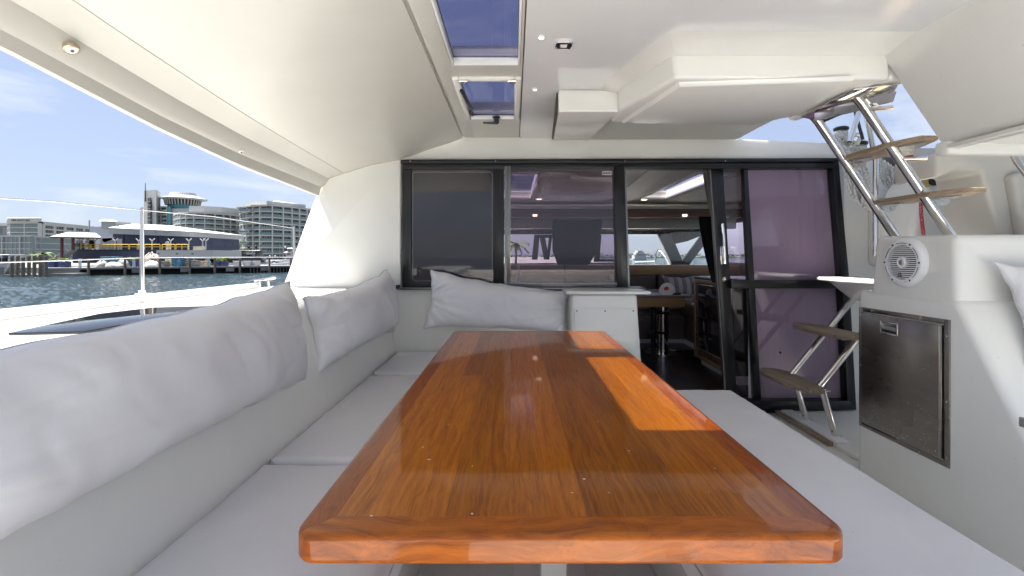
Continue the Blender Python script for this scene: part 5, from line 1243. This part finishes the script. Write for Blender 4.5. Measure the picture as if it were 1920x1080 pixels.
m_ = MB(); m_.prism([(*lx(442, 182), Z(388.2, 180)), (*lx(470, 176), Z(388.2, 180)), (*lx(500, 176), Z(388.2, 180)), (*lx(500, 186), Z(388.2, 180)), (*lx(450, 192), Z(388.2, 180))], (0, 0, .5)); m_.build('roof_brim', 'bwhite', t, 0)
for k, (y, sft) in enumerate(((397, 2), (416.5, -2), (436.5, 1), (457, -3))):
    m_ = MB(); m_.box(X(450+sft, 178), X(470+sft, 178), 176.5, 186, Z(y, 178), Z(y-1.2, 178)); m_.box(X(450+sft, 178), X(470+sft, 178), 176.3, 176.8, Z(y, 178), Z(y-4.2, 178)); b_ = m_.build('corner_balcony', 'bwhite', t, 0)
    m_ = MB(); [m_.box(X(a+sft, 178), X(a+8+sft, 178), 176.0, 176.25, Z(y-.9, 178), Z(y-3.6, 178)) for a in (451.5, 461)]; m_.build('balcony_glass', mat('blue_balcony_glass', (.06, .15, .24), .2), b_, 0)
t = thing('grey_block', 'darker grey block at the bulkhead edge behind the taller one', 'building', (X(583, 205), 205, GZ))  # block in a darker grey throughout
facade(t, [lx(570, 200), lx(610, 208)], GZ, Z(392, 200), 9, 3, 'glassd', 'bgrey', rails=False, out=.5, roof=.6, depth=12)
# dark blue boathouse with white hipped roof
t = thing('blue_boathouse', 'navy walled building with a low white hipped roof on the quay', 'building', (X(280, 76), 76, GZ))
D_ = 73
x0, x1 = X(212, D_), X(360, D_); zr = Z(428, D_)
M['navy'] = mat('navy_cladding', (.035, .045, .085), .7, fn=mottled((.03, .038, .072), (.045, .055, .10), .6))
M['wroof'] = mat('white_membrane', (.62, .61, .58), .7, fn=mottled((.40, .395, .375), (.48, .475, .455), .3))
m_ = MB(); m_.box(x0, x1-.3, D_, D_+13, GZ, Z(438, D_)); m_.build('wall', 'navy', t, 0)
m_ = MB(); m_.hull8([(x0-.2, D_-.5, Z(438.5, D_)), (x1, D_-.5, Z(444, D_)), (x1, D_+14, Z(444, D_)), (x0-.2, D_+14, Z(438.5, D_))], [(x0-.2, D_-.5, Z(427, D_)), (x1, D_-.5, Z(434, D_)), (x1, D_+14, Z(434, D_)), (x0-.2, D_+14, Z(427, D_))]); m_.build('fascia', 'bwhite', t, 0)
m_ = MB(); m_.hull8([(x0-.3, D_-.6, Z(427.2, D_)), (x1+.1, D_-.6, Z(434.2, D_)), (x1+.1, D_+14, Z(434.2, D_)), (x0-.3, D_+14, Z(427.2, D_))], [(X(232, 78), D_+6, Z(418, 77)), (X(300, 78), D_+6, Z(420.5, 77)), (X(300, 78), D_+8, Z(420.5, 77)), (X(232, 78), D_+8, Z(418, 77))]); m_.build('roof', 'wroof', t, 0)
for px in (232, 296, 322): m_ = MB(); m_.tube([P(px, 440, D_-.05), P(px, 466, D_-.05)], .06, 5); m_.build('seam_strip', 'black_m', t)
for px, w in ((294, 5), (312, 10)): m_ = MB(); m_.box(X(px, D_), X(px+w, D_), D_-.58, D_-.4, Z(437.5, D_), Z(434, D_)); m_.build('vent', 'bgrey', t)
t = thing('plain_annex', 'pale grey gabled annex with a roof vent tower left of the navy building', 'building', (X(195, 78), 78, GZ))
m_ = MB(); m_.prism([P(168, 480, 76), P(168, 427, 76), P(190, 424.5, 76), P(215, 424, 76), P(215, 480, 76)], (0, 8, 0)); m_.build('wall', mat('pale_blue_render', (.40, .42, .46), .8), t, 0)
m_ = MB(); m_.prism([P(190, 428, 75.5), P(190, 414, 75.5), P(217, 415, 75.5), P(217, 428, 75.5)], (0, 3, 0)); m_.build('vent_tower', 'bgrey', t, 0)
m_ = MB(); m_.hull8([P(185, 414.5, 75), P(221, 415.5, 75), P(221, 415.5, 79), P(185, 414.5, 79)], [P(190, 411, 76), P(212, 412, 76), P(212, 412, 78), P(190, 411, 78)]); m_.build('vent_roof', 'bgrey', t, 0)
m_ = MB(); m_.tube([P(167.5, 430, 76), P(167.5, 413, 76)], .12, 6); m_.build('mast', 'bgrey', t)
# terrace with yellow railings
D_ = 66
t = thing('terrace', 'raised terrace with navy base wall and white parapet on the quay', 'terrace', (X(250, D_), D_, GZ))
xa, xm, xb = X(136, D_), X(262, D_), X(387, D_)
m_ = MB(); m_.box(xa, xm, D_, D_+7, GZ+.4, Z(468.5, D_)); m_.build('base_wall', 'navy', t, 0)
m_ = MB(); m_.box(xa-.3, xm, D_-.2, D_+8, Z(469.3, D_), Z(468, D_)); m_.build('deck_edge', 'black_m', t, 0)
m_ = MB(); m_.box(xm+2.5, xb+.9, D_-.1, D_+7, Z(485.5, D_), Z(469, D_)); m_.build('parapet', 'bgrey', t, 0)
m_ = MB(); m_.box(xm, xm+2.6, D_, D_+7, Z(476, D_), Z(468.5, D_)); m_.build('grey_box', 'dgrey', t, 0)
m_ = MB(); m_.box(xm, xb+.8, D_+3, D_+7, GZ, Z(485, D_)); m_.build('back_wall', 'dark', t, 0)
for px in (304, 318, 345, 358, 380): m_ = MB(); m_.box(X(px, D_), X(px+2, D_), D_+.5, D_+.9, GZ, Z(485.5, D_)); m_.build('column', 'bwhite', t, 0)
for px in (296, 331, 360): m_ = MB(); m_.box(X(px, D_), X(px+4, D_), D_-.13, D_-.08, Z(477, D_), Z(475, D_)); m_.build('parapet_vent', 'dgrey', t, 0)
yel = mat('yellow_paint', (.62, .42, .04), .5)
def railing(px0, px1, label, n):
    t = thing('yellow_railing', label, 'railing', P((px0+px1)/2, 468, D_-.1), 'yellow railings on the terrace')
    for y in (458.3, 462.8): m_ = MB(); m_.tube([P(px0, y, D_-.1), P(px1, y, D_-.1)], .045, 5); m_.build('bar', yel, t)
    for k in range(n+1): m_ = MB(); px = px0+(px1-px0)*k/n; m_.tube([P(px, 458.3, D_-.1), P(px, 468, D_-.1)], .055, 5); m_.build('post', yel, t)
for a, b, n, w in ((152, 169, 2, 'under the pavilion'), (171, 186, 2, 'right of the pavilion posts'), (188, 241, 4, 'in front of the white wall, longest'), (243, 300, 4, 'behind the stanchion'), (304, 328, 2, 'before the round white disc'), (330, 352, 2, 'last on the right')):
    railing(a, b, 'yellow tube railing '+w, n)
wp_ = mat('white_post_paint', (.42, .42, .42), .6)
for px, w in ((152, 'first from the left'), (166, 'second from the left'), (178, 'beside the dark doorway'), (216, 'before the white wall'), (260, 'just left of the stanchion'), (285, 'just right of the stanchion'), (320, 'next to the round white disc'), (354, 'at the last yellow rail'), (380, 'near the end of the parapet'), (386, 'at the very end of the parapet')):
    t = thing('forked_post', 'thin white Y shaped post '+w, 'post', P(px, 468, D_+.3), 'white Y shaped posts on the terrace')
    m_ = MB(); m_.tube([P(px, 468, D_+.3), P(px, 450, D_+.3)], .075, 6); m_.build('upright', wp_, t)
    for s in (-1, 1): m_ = MB(); m_.tube([P(px, 452, D_+.3), P(px+s*5, 447.5, D_+.3)], .06, 6); m_.build('arm', wp_, t)
t = thing('round_disc_sign', 'pale rounded panel standing on the terrace', 'panel', P(314, 468, D_+1)); m_ = MB(); m_.lathe([(.30, 0), (.30, .1)], P(314, 456, D_+1), (0, -1, 0), 20, sx=.9); m_.build('panel', wp_, t); m_ = MB(); m_.box(X(311, 67), X(317, 67), 67, 67.1, Z(468, 67), Z(456, 67)); m_.build('stand', wp_, t)
m_ = MB(); m_.box(X(188, 70), X(212, 70), 70, 70.3, Z(469, 70), Z(447, 70)); o = m_.build('white_wall', 'bwhite', None, 0); tag(o, 'white wall piece behind the yellow railing', 'wall')
m_ = MB(); m_.prism([P(190, 446, 70), P(211, 445, 70), P(212, 450, 70), P(196, 456, 70), P(191, 452, 70)], (0, .6, 0), .1); o = m_.build('folded_awning', 'black_m', None, 0); tag(o, 'dark furled awning at the navy building corner', 'awning')
m_ = MB(); m_.box(X(219, 68), X(228, 68), 68, 68.1, Z(468, 68), Z(448, 68)); o = m_.build('white_door', wp_, None, 0); tag(o, 'pale lilac door in the navy wall', 'door')
m_ = MB(); m_.box(X(140, 67), X(147, 67), 67, 68, Z(468, 67), Z(456, 67)); o = m_.build('green_locker', mat('green_paint', (.02, .14, .12), .6), None, 0); tag(o, 'dark green cupboard under the pavilion roof', 'cupboard')
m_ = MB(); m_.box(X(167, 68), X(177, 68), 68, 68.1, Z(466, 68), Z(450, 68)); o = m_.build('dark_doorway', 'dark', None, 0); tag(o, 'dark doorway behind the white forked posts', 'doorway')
m_ = MB(); m_.box(X(362, 66.4), X(379, 66.4), 66.4, 67, Z(469, 66), Z(461.5, 66)); o = m_.build('cream_crate', mat('cream_box', (.55, .45, .36), .7), None, 0); tag(o, 'low cream box standing on the white parapet', 'box')
# pavilion
t = thing('pavilion', 'open pavilion with grey hipped roof and dark red posts', 'pavilion', P(140, 500, 64))
D_ = 62
m_ = MB(); m_.hull8([P(93, 443.5, D_), P(190, 445, D_), P(186, 445, D_+6), P(97, 443.5, D_+6)], [P(128, 435, D_+2), P(180, 437, D_+2), P(180, 437, D_+4), P(128, 435, D_+4)]); m_.build('roof', mat('metal_roof', (.26, .29, .31), .45, .3), t, 0)
red = mat('oxblood_paint', (.10, .018, .018), .6)
m_ = MB(); m_.hull8([P(94, 446.5, D_), P(189, 447.5, D_), P(185, 447, D_+6), P(98, 446, D_+6)], [P(93.5, 443.6, D_), P(189.5, 445.1, D_), P(186, 445, D_+6), P(97, 443.5, D_+6)]); m_.build('eaves', red, t, 0)
for px, yb in ((116, 487), (137, 469)): m_ = MB(); m_.tube([P(px, yb, D_+.6), P(px, 446, D_+.6)], .17, 8); m_.build('post', red, t)
t = thing('boarding_ramp', 'pale covered ramp sloping up to the pavilion', 'ramp', P(120, 487, 63))
m_ = MB(); m_.prism([P(100, 490, 63), P(136, 462, 63), P(136, 466, 63), P(103, 492, 63)], (0, 1, 0)); m_.build('deck', 'bgrey', t, 0)
for k in range(4): m_ = MB(); px = 104+k*9; m_.tube([P(px, 487-7*k, 62.9), P(px, 481-7*k, 62.9)], .05, 5); m_.build('post', 'bwhite', t)
m_ = MB(); m_.tube([P(102, 482, 62.9), P(136, 456.5, 62.9)], .05, 5); m_.build('handrail', 'bwhite', t)
# planters
leafY = mat('yellow_green_leaf', (.16, .22, .03), .7, fn=mottled((.08, .13, .02), (.26, .32, .05), 3))
blue = mat('cobalt_glaze', (.02, .03, .11), .4)
potd = 57.5
for px, w in ((102, 'left of the pair under the pavilion'), (122, 'right of the pair under the pavilion'), (246, 'just left of the stanchion'), (258, 'hidden behind the stanchion'), (412, 'left one near the moored yacht'), (420, 'right one near the moored yacht')):
    D_ = potd if px < 200 else (60.5 if px < 300 else 64.5); c = P(px, 503, D_); c.z = ZD
    t = thing('potted_shrub', 'bushy yellow green shrub in a cobalt pot, '+w, 'potted plant', c, 'shrubs in cobalt pots along the quay')
    m_ = MB(); m_.box(c.x-.42, c.x+.42, c.y-.42, c.y+.42, ZD, ZD+.72, .05); m_.build('pot', blue, t)
    m_ = MB(); crown(m_, (c.x, c.y, ZD+.95), (.6, .5, .32), 700, .07, seed=px); m_.build('foliage', leafY, t, 0)
# bollard lights and boxes on the quay
for px, w in ((150, 'left one behind the dark pile'), (251, 'beside the pots'), (391, 'by the moored boats')):
    D_ = 56 if px < 200 else (58 if px < 300 else 62); c = P(px, 503, D_)
    t = thing('power_pedestal', 'pale blue service pedestal on the quay edge, '+w, 'pedestal', (c.x, c.y, ZD), 'service pedestals on the quay')
    m_ = MB(); m_.box(c.x-.12, c.x+.12, c.y-.1, c.y+.1, ZD, ZD+1.0, .02); m_.build('body', mat('pale_blue_paint', (.35, .45, .50), .5), t); m_ = MB(); m_.box(c.x-.15, c.x+.15, c.y-.13, c.y+.13, ZD+1.0, ZD+1.08, .02); m_.build('lid', 'bwhite', t)
def blob(name, label, cat, px, D_, w, h, m, seed, group=None):
    c = P(px, 503, D_); rows = []
    for i in range(13):
        v = i/12; r_ = math.sin(math.pi*v*.5)
        rows.append([(c.x+w/2*math.cos(a)*math.cos(v*math.pi/2)*(1+.25*noise.noise(Vector((math.cos(a)*2, math.sin(a)*2, seed+v*2)))), c.y+w/3*math.sin(a)*math.cos(v*math.pi/2), ZD+h*r_*(1+.35*noise.noise(Vector((math.cos(a)*1.8+seed, math.sin(a)*2, v*3))))) for a in [2*math.pi*k/28 for k in range(29)]])
    mb = MB(); mb.grid(rows); o = mb.build(name, m, None, 180); tag(o, label, cat, group); return o
tarp = mat('pale_tarp', (.50, .50, .47), .8, fn=mottled((.14, .14, .13), (.38, .38, .36), 3.5, bump=.6, bscale=4))
blob('covered_dinghy', 'pale tarpaulin heap left of the second quay pile', 'covered boat', 191, 58, 1.7, .75, tarp, 1, 'tarpaulin covered heaps'); blob('covered_dinghy', 'long mottled tarpaulin heap in the middle of the quay', 'covered boat', 212, 58.5, 2.6, .6, tarp, 2, 'tarpaulin covered heaps')
blob('covered_dinghy', 'taller white tarpaulin heap beside the cobalt pots', 'covered boat', 230, 59, 1.6, .95, tarp, 3, 'tarpaulin covered heaps'); blob('covered_dinghy', 'smooth white covered hull right of the stanchion', 'covered boat', 285, 61, 2.0, .72, mat('white_cover', (.45, .45, .43), .7), 4, 'tarpaulin covered heaps')
blob('rubble_heap', 'brown and pink heap of bales behind the covered hull', 'heap', 284, 63, 2.7, 1.7, mat('bale_brown', (.26, .20, .18), .9, fn=mottled((.10, .07, .06), (.5, .42, .38), 4, 3)), 5)
for px0, px1, h, D_, c_, nm, lb, ct in ((188, 218, 1.35, 61, (.04, .15, .20), 'teal_container', 'teal container behind the tarpaulins', 'container'), (320, 338, 1.25, 61.5, (.05, .14, .24), 'blue_crate_stack', 'block of stacked blue crates on the quay', 'crates'),
                                (300, 308, .75, 60.5, (.16, .155, .15), 'grey_cabinet', 'grey electrical cabinet beside a dark pile', 'cabinet'), (355, 365, .85, 61.5, (.18, .17, .165), 'wide_cabinet', 'wide grey cabinet by the fourth dark pile', 'cabinet'), (308, 319, 1.0, 62, (.5, .42, .22), 'yellow_pallets', 'yellowish pallets left of the blue crates', 'pallets'),
                                (340, 353, .8, 62, (.12, .12, .10), 'dark_bins', 'dark bins right of the blue crates', 'bins'), (366, 388, 1.1, 63.5, (.34, .28, .20), 'tan_boxes', 'tan boxes stacked under the parapet', 'boxes')):
    c0 = X(px0, D_); c1 = X(px1, D_); m_ = MB(); n = max(2, int((c1-c0)/.45)); rr = random.Random(px0)
    big = nm in ('teal_container', 'grey_cabinet', 'wide_cabinet')
    if big: m_.box(c0, c1, D_, D_+1, ZD, ZD+h, .03); [m_.box(c0+(c1-c0)*(k+.5)/n-.02, c0+(c1-c0)*(k+.5)/n+.02, D_-.02, D_+.02, ZD+.08, ZD+h-.08) for k in range(n)]
    else:
        for a in range(n):
            for b in range(3):
                if b == 2 and rr.random() < .35: continue
                m_.box(c0+(c1-c0)*a/n+.02, c0+(c1-c0)*(a+1)/n-.02, D_+rr.uniform(0, .2), D_+.9, ZD+h*b/3+.01, ZD+h*(b+1)/3-.01, .02)
    o = m_.build(nm, mat(nm+'_paint', c_, .7, fn=mottled(tuple(v*.6 for v in c_), tuple(min(1, v*1.5) for v in c_), 2.5)), None, 0); tag(o, lb, ct)
# moored boats
whiteh = mat('white_hull', (.42, .42, .43), .3, coat=.3)
def moored(name, label, px0, px1, D_, zdeck, house, fly, mast=None, seed=0, antenna=None):
    x0, x1 = X(px0, D_), X(px1, D_); L_ = x1-x0; t = thing(name, label, 'boat', ((x0+x1)/2, D_, ZW))
    m_ = MB(); b0 = [(x0, D_, ZW), (x1-.1*L_, D_, ZW), (x1-.1*L_, D_+2.6, ZW), (x0, D_+2.6, ZW)]; b1 = [(x0-.02*L_, D_-.3, zdeck), (x1, D_+.7, zdeck+.35), (x1, D_+1.6, zdeck+.35), (x0-.02*L_, D_+2.9, zdeck)]
    m_.hull8(b0, b1, .08); m_.build('hull', whiteh, t)
    for (a, b, z0, z1, sl, mm, nm) in house:
        m_ = MB(); m_.hull8([(x0+L_*a, D_+.2, z0), (x0+L_*b, D_+.2, z0), (x0+L_*b, D_+2.4, z0), (x0+L_*a, D_+2.4, z0)], [(x0+L_*a+sl*.4, D_+.3, z1), (x0+L_*b-sl, D_+.3, z1), (x0+L_*b-sl, D_+2.3, z1), (x0+L_*a+sl*.4, D_+2.3, z1)], .03); m_.build(nm, mm, t)
    for (px, y0, y1) in (antenna or []):
        m_ = MB(); m_.tube([P(px, y0, D_+1), P(px, y1, D_+1)], [.04, .015], 5); m_.build('antenna', 'bwhite', t)
    for (px, py, r_, mm) in fly:
        m_ = MB(); c = P(px, py, D_+1); m_.lathe([(r_*.5, -r_), (r_, -r_*.3), (r_*.8, r_*.6), (r_*.2, r_)], c, (0, 0, 1), 14); m_.build('radar_dome', mm, t)
    return t
bg_ = 'smoked'
moored('dark_motor_yacht', 'large motor yacht with black windows and flybridge behind the quay', 428, 507, 76, Z(492, 76), [(.05, .86, Z(492, 76), Z(483, 76), 1.2, bg_, 'saloon_windows'), (.0, .62, Z(483, 76), Z(481.5, 76), .4, whiteh, 'upper_deck'), (.1, .5, Z(481.5, 76), Z(477, 76), .5, 'dgrey', 'bridge'), (.05, .75, Z(470.5, 76), Z(469, 76), .3, 'black', 'hardtop'), (.2, .24, Z(477, 76), Z(470, 76), 0, 'black', 'pillar'), (.62, .65, Z(483, 76), Z(470, 76), 0, 'black', 'pillar')], [(466.5, 463, .22, 'black'), (480, 463, .25, 'black'), (471, 473, .16, whiteh), (482, 473, .16, whiteh)], seed=1, antenna=[(474, 482, 462), (441, 482, 470)])
moored('sport_fisher', 'white sport fishing boat with tuna tower near the bulkhead', 520, 566, 78, Z(488, 78), [(.25, .85, Z(488, 78), Z(478.5, 78), .8, whiteh, 'cabin'), (.3, .8, Z(485, 78), Z(481.5, 78), .5, bg_, 'cabin_window'), (.2, .8, Z(474, 78), Z(471.5, 78), .9, whiteh, 'hardtop'), (.3, .34, Z(478, 78), Z(473, 78), 0, whiteh, 'pillar'), (.66, .7, Z(478, 78), Z(473, 78), 0, whiteh, 'pillar'), (.35, .62, Z(466, 78), Z(465, 78), .3, whiteh, 'tower_top'), (.38, .4, Z(472, 78), Z(465, 78), 0, whiteh, 'tower_leg'), (.58, .6, Z(472, 78), Z(465, 78), 0, whiteh, 'tower_leg')], [(535, 463, .16, whiteh)], antenna=[(525, 482, 455), (548, 476, 452)])
moored('white_runabout', 'small white runabout under the end of the parapet', 388, 424, 68, Z(497, 68), [(.1, .5, Z(497, 68), Z(491, 68), .9, whiteh, 'cabin'), (.2, .45, Z(495, 68), Z(493, 68), .5, bg_, 'cabin_window')], [], antenna=[])
moored('speedboat', 'white speedboat lying between the yacht and the fishing boat', 505, 538, 72, Z(495, 72), [(.15, .5, Z(495, 72), Z(490, 72), 1.0, whiteh, 'cabin'), (.3, .52, Z(494, 72), Z(491, 72), .4, bg_, 'windshield')], [(506, 480, .13, whiteh), (516, 480, .13, whiteh)])
moored('black_tug', 'dark workboat with white rail cut by the left picture edge', -40, 15, 58, Z(492, 58), [(.3, .9, Z(492, 58), Z(484, 58), .3, 'dark', 'deckhouse'), (.2, .95, Z(478, 58), Z(476.8, 58), .3, whiteh, 'canopy'), (.92, .94, Z(492, 58), Z(477, 58), 0, whiteh, 'pillar'), (.7, .72, Z(492, 58), Z(477, 58), 0, whiteh, 'pillar')], [(5, 474, .14, 'black')])
for px, w, D_ in ((443, 'left', 66), (462, 'middle', 66.5), (478, 'right', 67)):
    c = P(px, 500, D_); t = thing('dock_box', 'white dock box before the yacht, the '+w+' one', 'dock box', (c.x, c.y, ZD), 'dock boxes before the yacht')
    m_ = MB(); m_.box(c.x-.5, c.x+.5, c.y, c.y+.6, ZD, ZD+.62, .04); m_.build('box', whiteh, t); m_ = MB(); m_.box(c.x-.53, c.x+.53, c.y-.03, c.y+.63, ZD+.62, ZD+.70, .03); m_.build('lid', 'bwhite', t)
# trees and palms
leafD = mat('dark_leaf', (.03, .055, .02), .7, fn=mottled((.018, .035, .012), (.06, .10, .03), .8))
leafM = mat('mid_leaf', (.06, .10, .03), .7, fn=mottled((.03, .06, .02), (.12, .17, .05), 1.2))
barkm = mat('palm_bark', (.16, .13, .10), .9)
def tree(px, py, D_, wpx, hpx, label, m='D', seed=0):
    c = P(px, py, D_); rx = wpx*D_/F/2; rz = hpx*D_/F/2; t = thing('broadleaf_tree', label, 'tree', (c.x, c.y, GZ), 'trees before the apartment blocks')
    mb = MB(); mb.tube([(c.x, c.y, GZ), (c.x+.2, c.y, c.z-rz*.3), (c.x+rx*.3, c.y, c.z+rz*.3)], [.3, .2, .08], 7); mb.tube([(c.x+.1, c.y, c.z-rz*.5), (c.x-rx*.4, c.y, c.z+rz*.3)], [.15, .06], 6); mb.build('trunk', barkm, t)
    mb = MB(); crown(mb, c, (rx, rx*.8, rz), 1500, .022*D_/F*60*.25, seed=seed); mb.build('crown', leafD if m == 'D' else leafM, t, 0)
for i, a in enumerate(((396, 452, 150, 14, 14, 'dark tree nearest the boathouse end'), (408, 458, 148, 16, 12, 'low dark tree before the curved block'), (431, 455, 146, 22, 16, 'wide dark tree between the two blocks'), (446, 462, 140, 14, 14, 'bright green tree by the tall block', 'M'), (400, 467, 120, 40, 6, 'long low hedge like tree line', 'D'), (442, 450, 150, 8, 8, 'small light tree above the bright one', 'M'), (52, 486, 100, 16, 12, 'round green tree before the glass annex', 'M'), (412, 488, 90, 22, 9, 'low green bush behind the runabout', 'M'))):
    tree(*a, seed=i+30)
def palm(px, ytop, D_, label, h=None, fr=1.6, n=16, seed=1):
    c = P(px, ytop, D_); t = thing('palm_tree', label, 'palm tree', (c.x, c.y, GZ), 'palm trees')
    mb = MB(); mb.tube([(c.x, c.y, GZ), (c.x+.1, c.y, (GZ+c.z)/2), (c.x, c.y, c.z)], [.22, .17, .14], 8); mb.build('trunk', barkm, t)
    rr = random.Random(seed); mb = MB(); b = mb.bm
    for k in range(n):
        a = 2*math.pi*k/n+rr.uniform(-.2, .2); el = rr.uniform(-.1, 1.1); prev = None
        for s in range(9):
            u = s/8; r_ = fr*u; z = c.z+fr*(math.sin(el)*u-.75*u*u); p = Vector((c.x+r_*math.cos(a)*math.cos(el*.5), c.y+r_*math.sin(a)*math.cos(el*.5), z)); 
            w_ = Vector((-math.sin(a), math.cos(a), 0))*fr*.16*(1-abs(u-.4)); dn = Vector((0, 0, -fr*.10))
            if prev:
                for sd_ in (-1, 1):
                    vs_ = [b.verts.new(q) for q in (prev[0], p, p+w_*sd_+dn+Vector((rr.uniform(-.03, .03), 0, 0)), prev[0]+w_*sd_*.6+dn)]; b.faces.new(vs_)
            prev = (p,)
    mb.build('fronds', leafM, t, 0)
palm(82, 476, 78, 'palm beside the pavilion ramp', fr=1.7, seed=3); palm(70, 480, 80, 'shorter palm left of the ramp', fr=1.4, seed=4); palm(442, 452, 145, 'palm between the apartment blocks', fr=2.6, seed=5)
palm(967, 458, 80, 'tall palm seen through the middle pane', fr=2.7, seed=6)
# far shore seen through the windshield: low wooded line and a ship
m_ = MB(); rr = random.Random(9)
for k in range(70):
    x = -60+k*6.5; crown(m_, (x, 620+rr.uniform(-10, 10), ZW+rr.uniform(1.5, 4)), (6, 4, rr.uniform(2, 4.5)), 90, .9, seed=k)
tag(m_.build('far_wood', leafD, None, 0), 'low wooded far shore', kind='stuff')
m_ = MB(); m_.prism([(-120, 610, ZW-.3), (620, 610, ZW-.3), (620, 700, ZW-.3), (-120, 700, ZW-.3)], (0, 0, 1.2)); struct(m_, 'far_shore', 'conc')
t = thing('harbour_ship', 'white stepped ship with a mast beyond the windshield', 'ship', P(1198, 490, 330)); D_ = 330
for (a, b, y0, y1, mm, nm) in ((1187, 1213, 493, 485, 'bgrey', 'hull'), (1190, 1211, 485, 478.5, whiteh, 'lower_deck'), (1191, 1210, 478.2, 477.4, 'smoked', 'window_line'), (1193, 1208, 477.5, 473, whiteh, 'upper_deck'), (1196, 1205, 473, 470, whiteh, 'bridge')):
    m_ = MB(); m_.box(X(a, D_), X(b, D_), D_+(0 if nm != 'window_line' else -.5), D_+8, Z(y0, D_), Z(y1, D_)); m_.build(nm, mm, t, 0)
m_ = MB(); m_.tube([P(1200.5, 470, D_+3), P(1200.5, 465.5, D_+3)], [.5, .2], 6); m_.build('mast', 'bgrey', t)
# marina clutter glimpsed behind the helm
t = moored('grey_trawler', 'grey moored trawler glimpsed past the helm pod', 1800, 1900, 30, Z(455, 30), [(.0, .8, Z(455, 30), Z(400, 30), .3, whiteh, 'cabin'), (.05, .7, Z(430, 30), Z(405, 30), .2, bg_, 'cabin_window'), (.0, .9, Z(390, 30), Z(385, 30), .2, whiteh, 'boat_deck')], [], antenna=[(1838, 400, 340), (1850, 400, 345)])
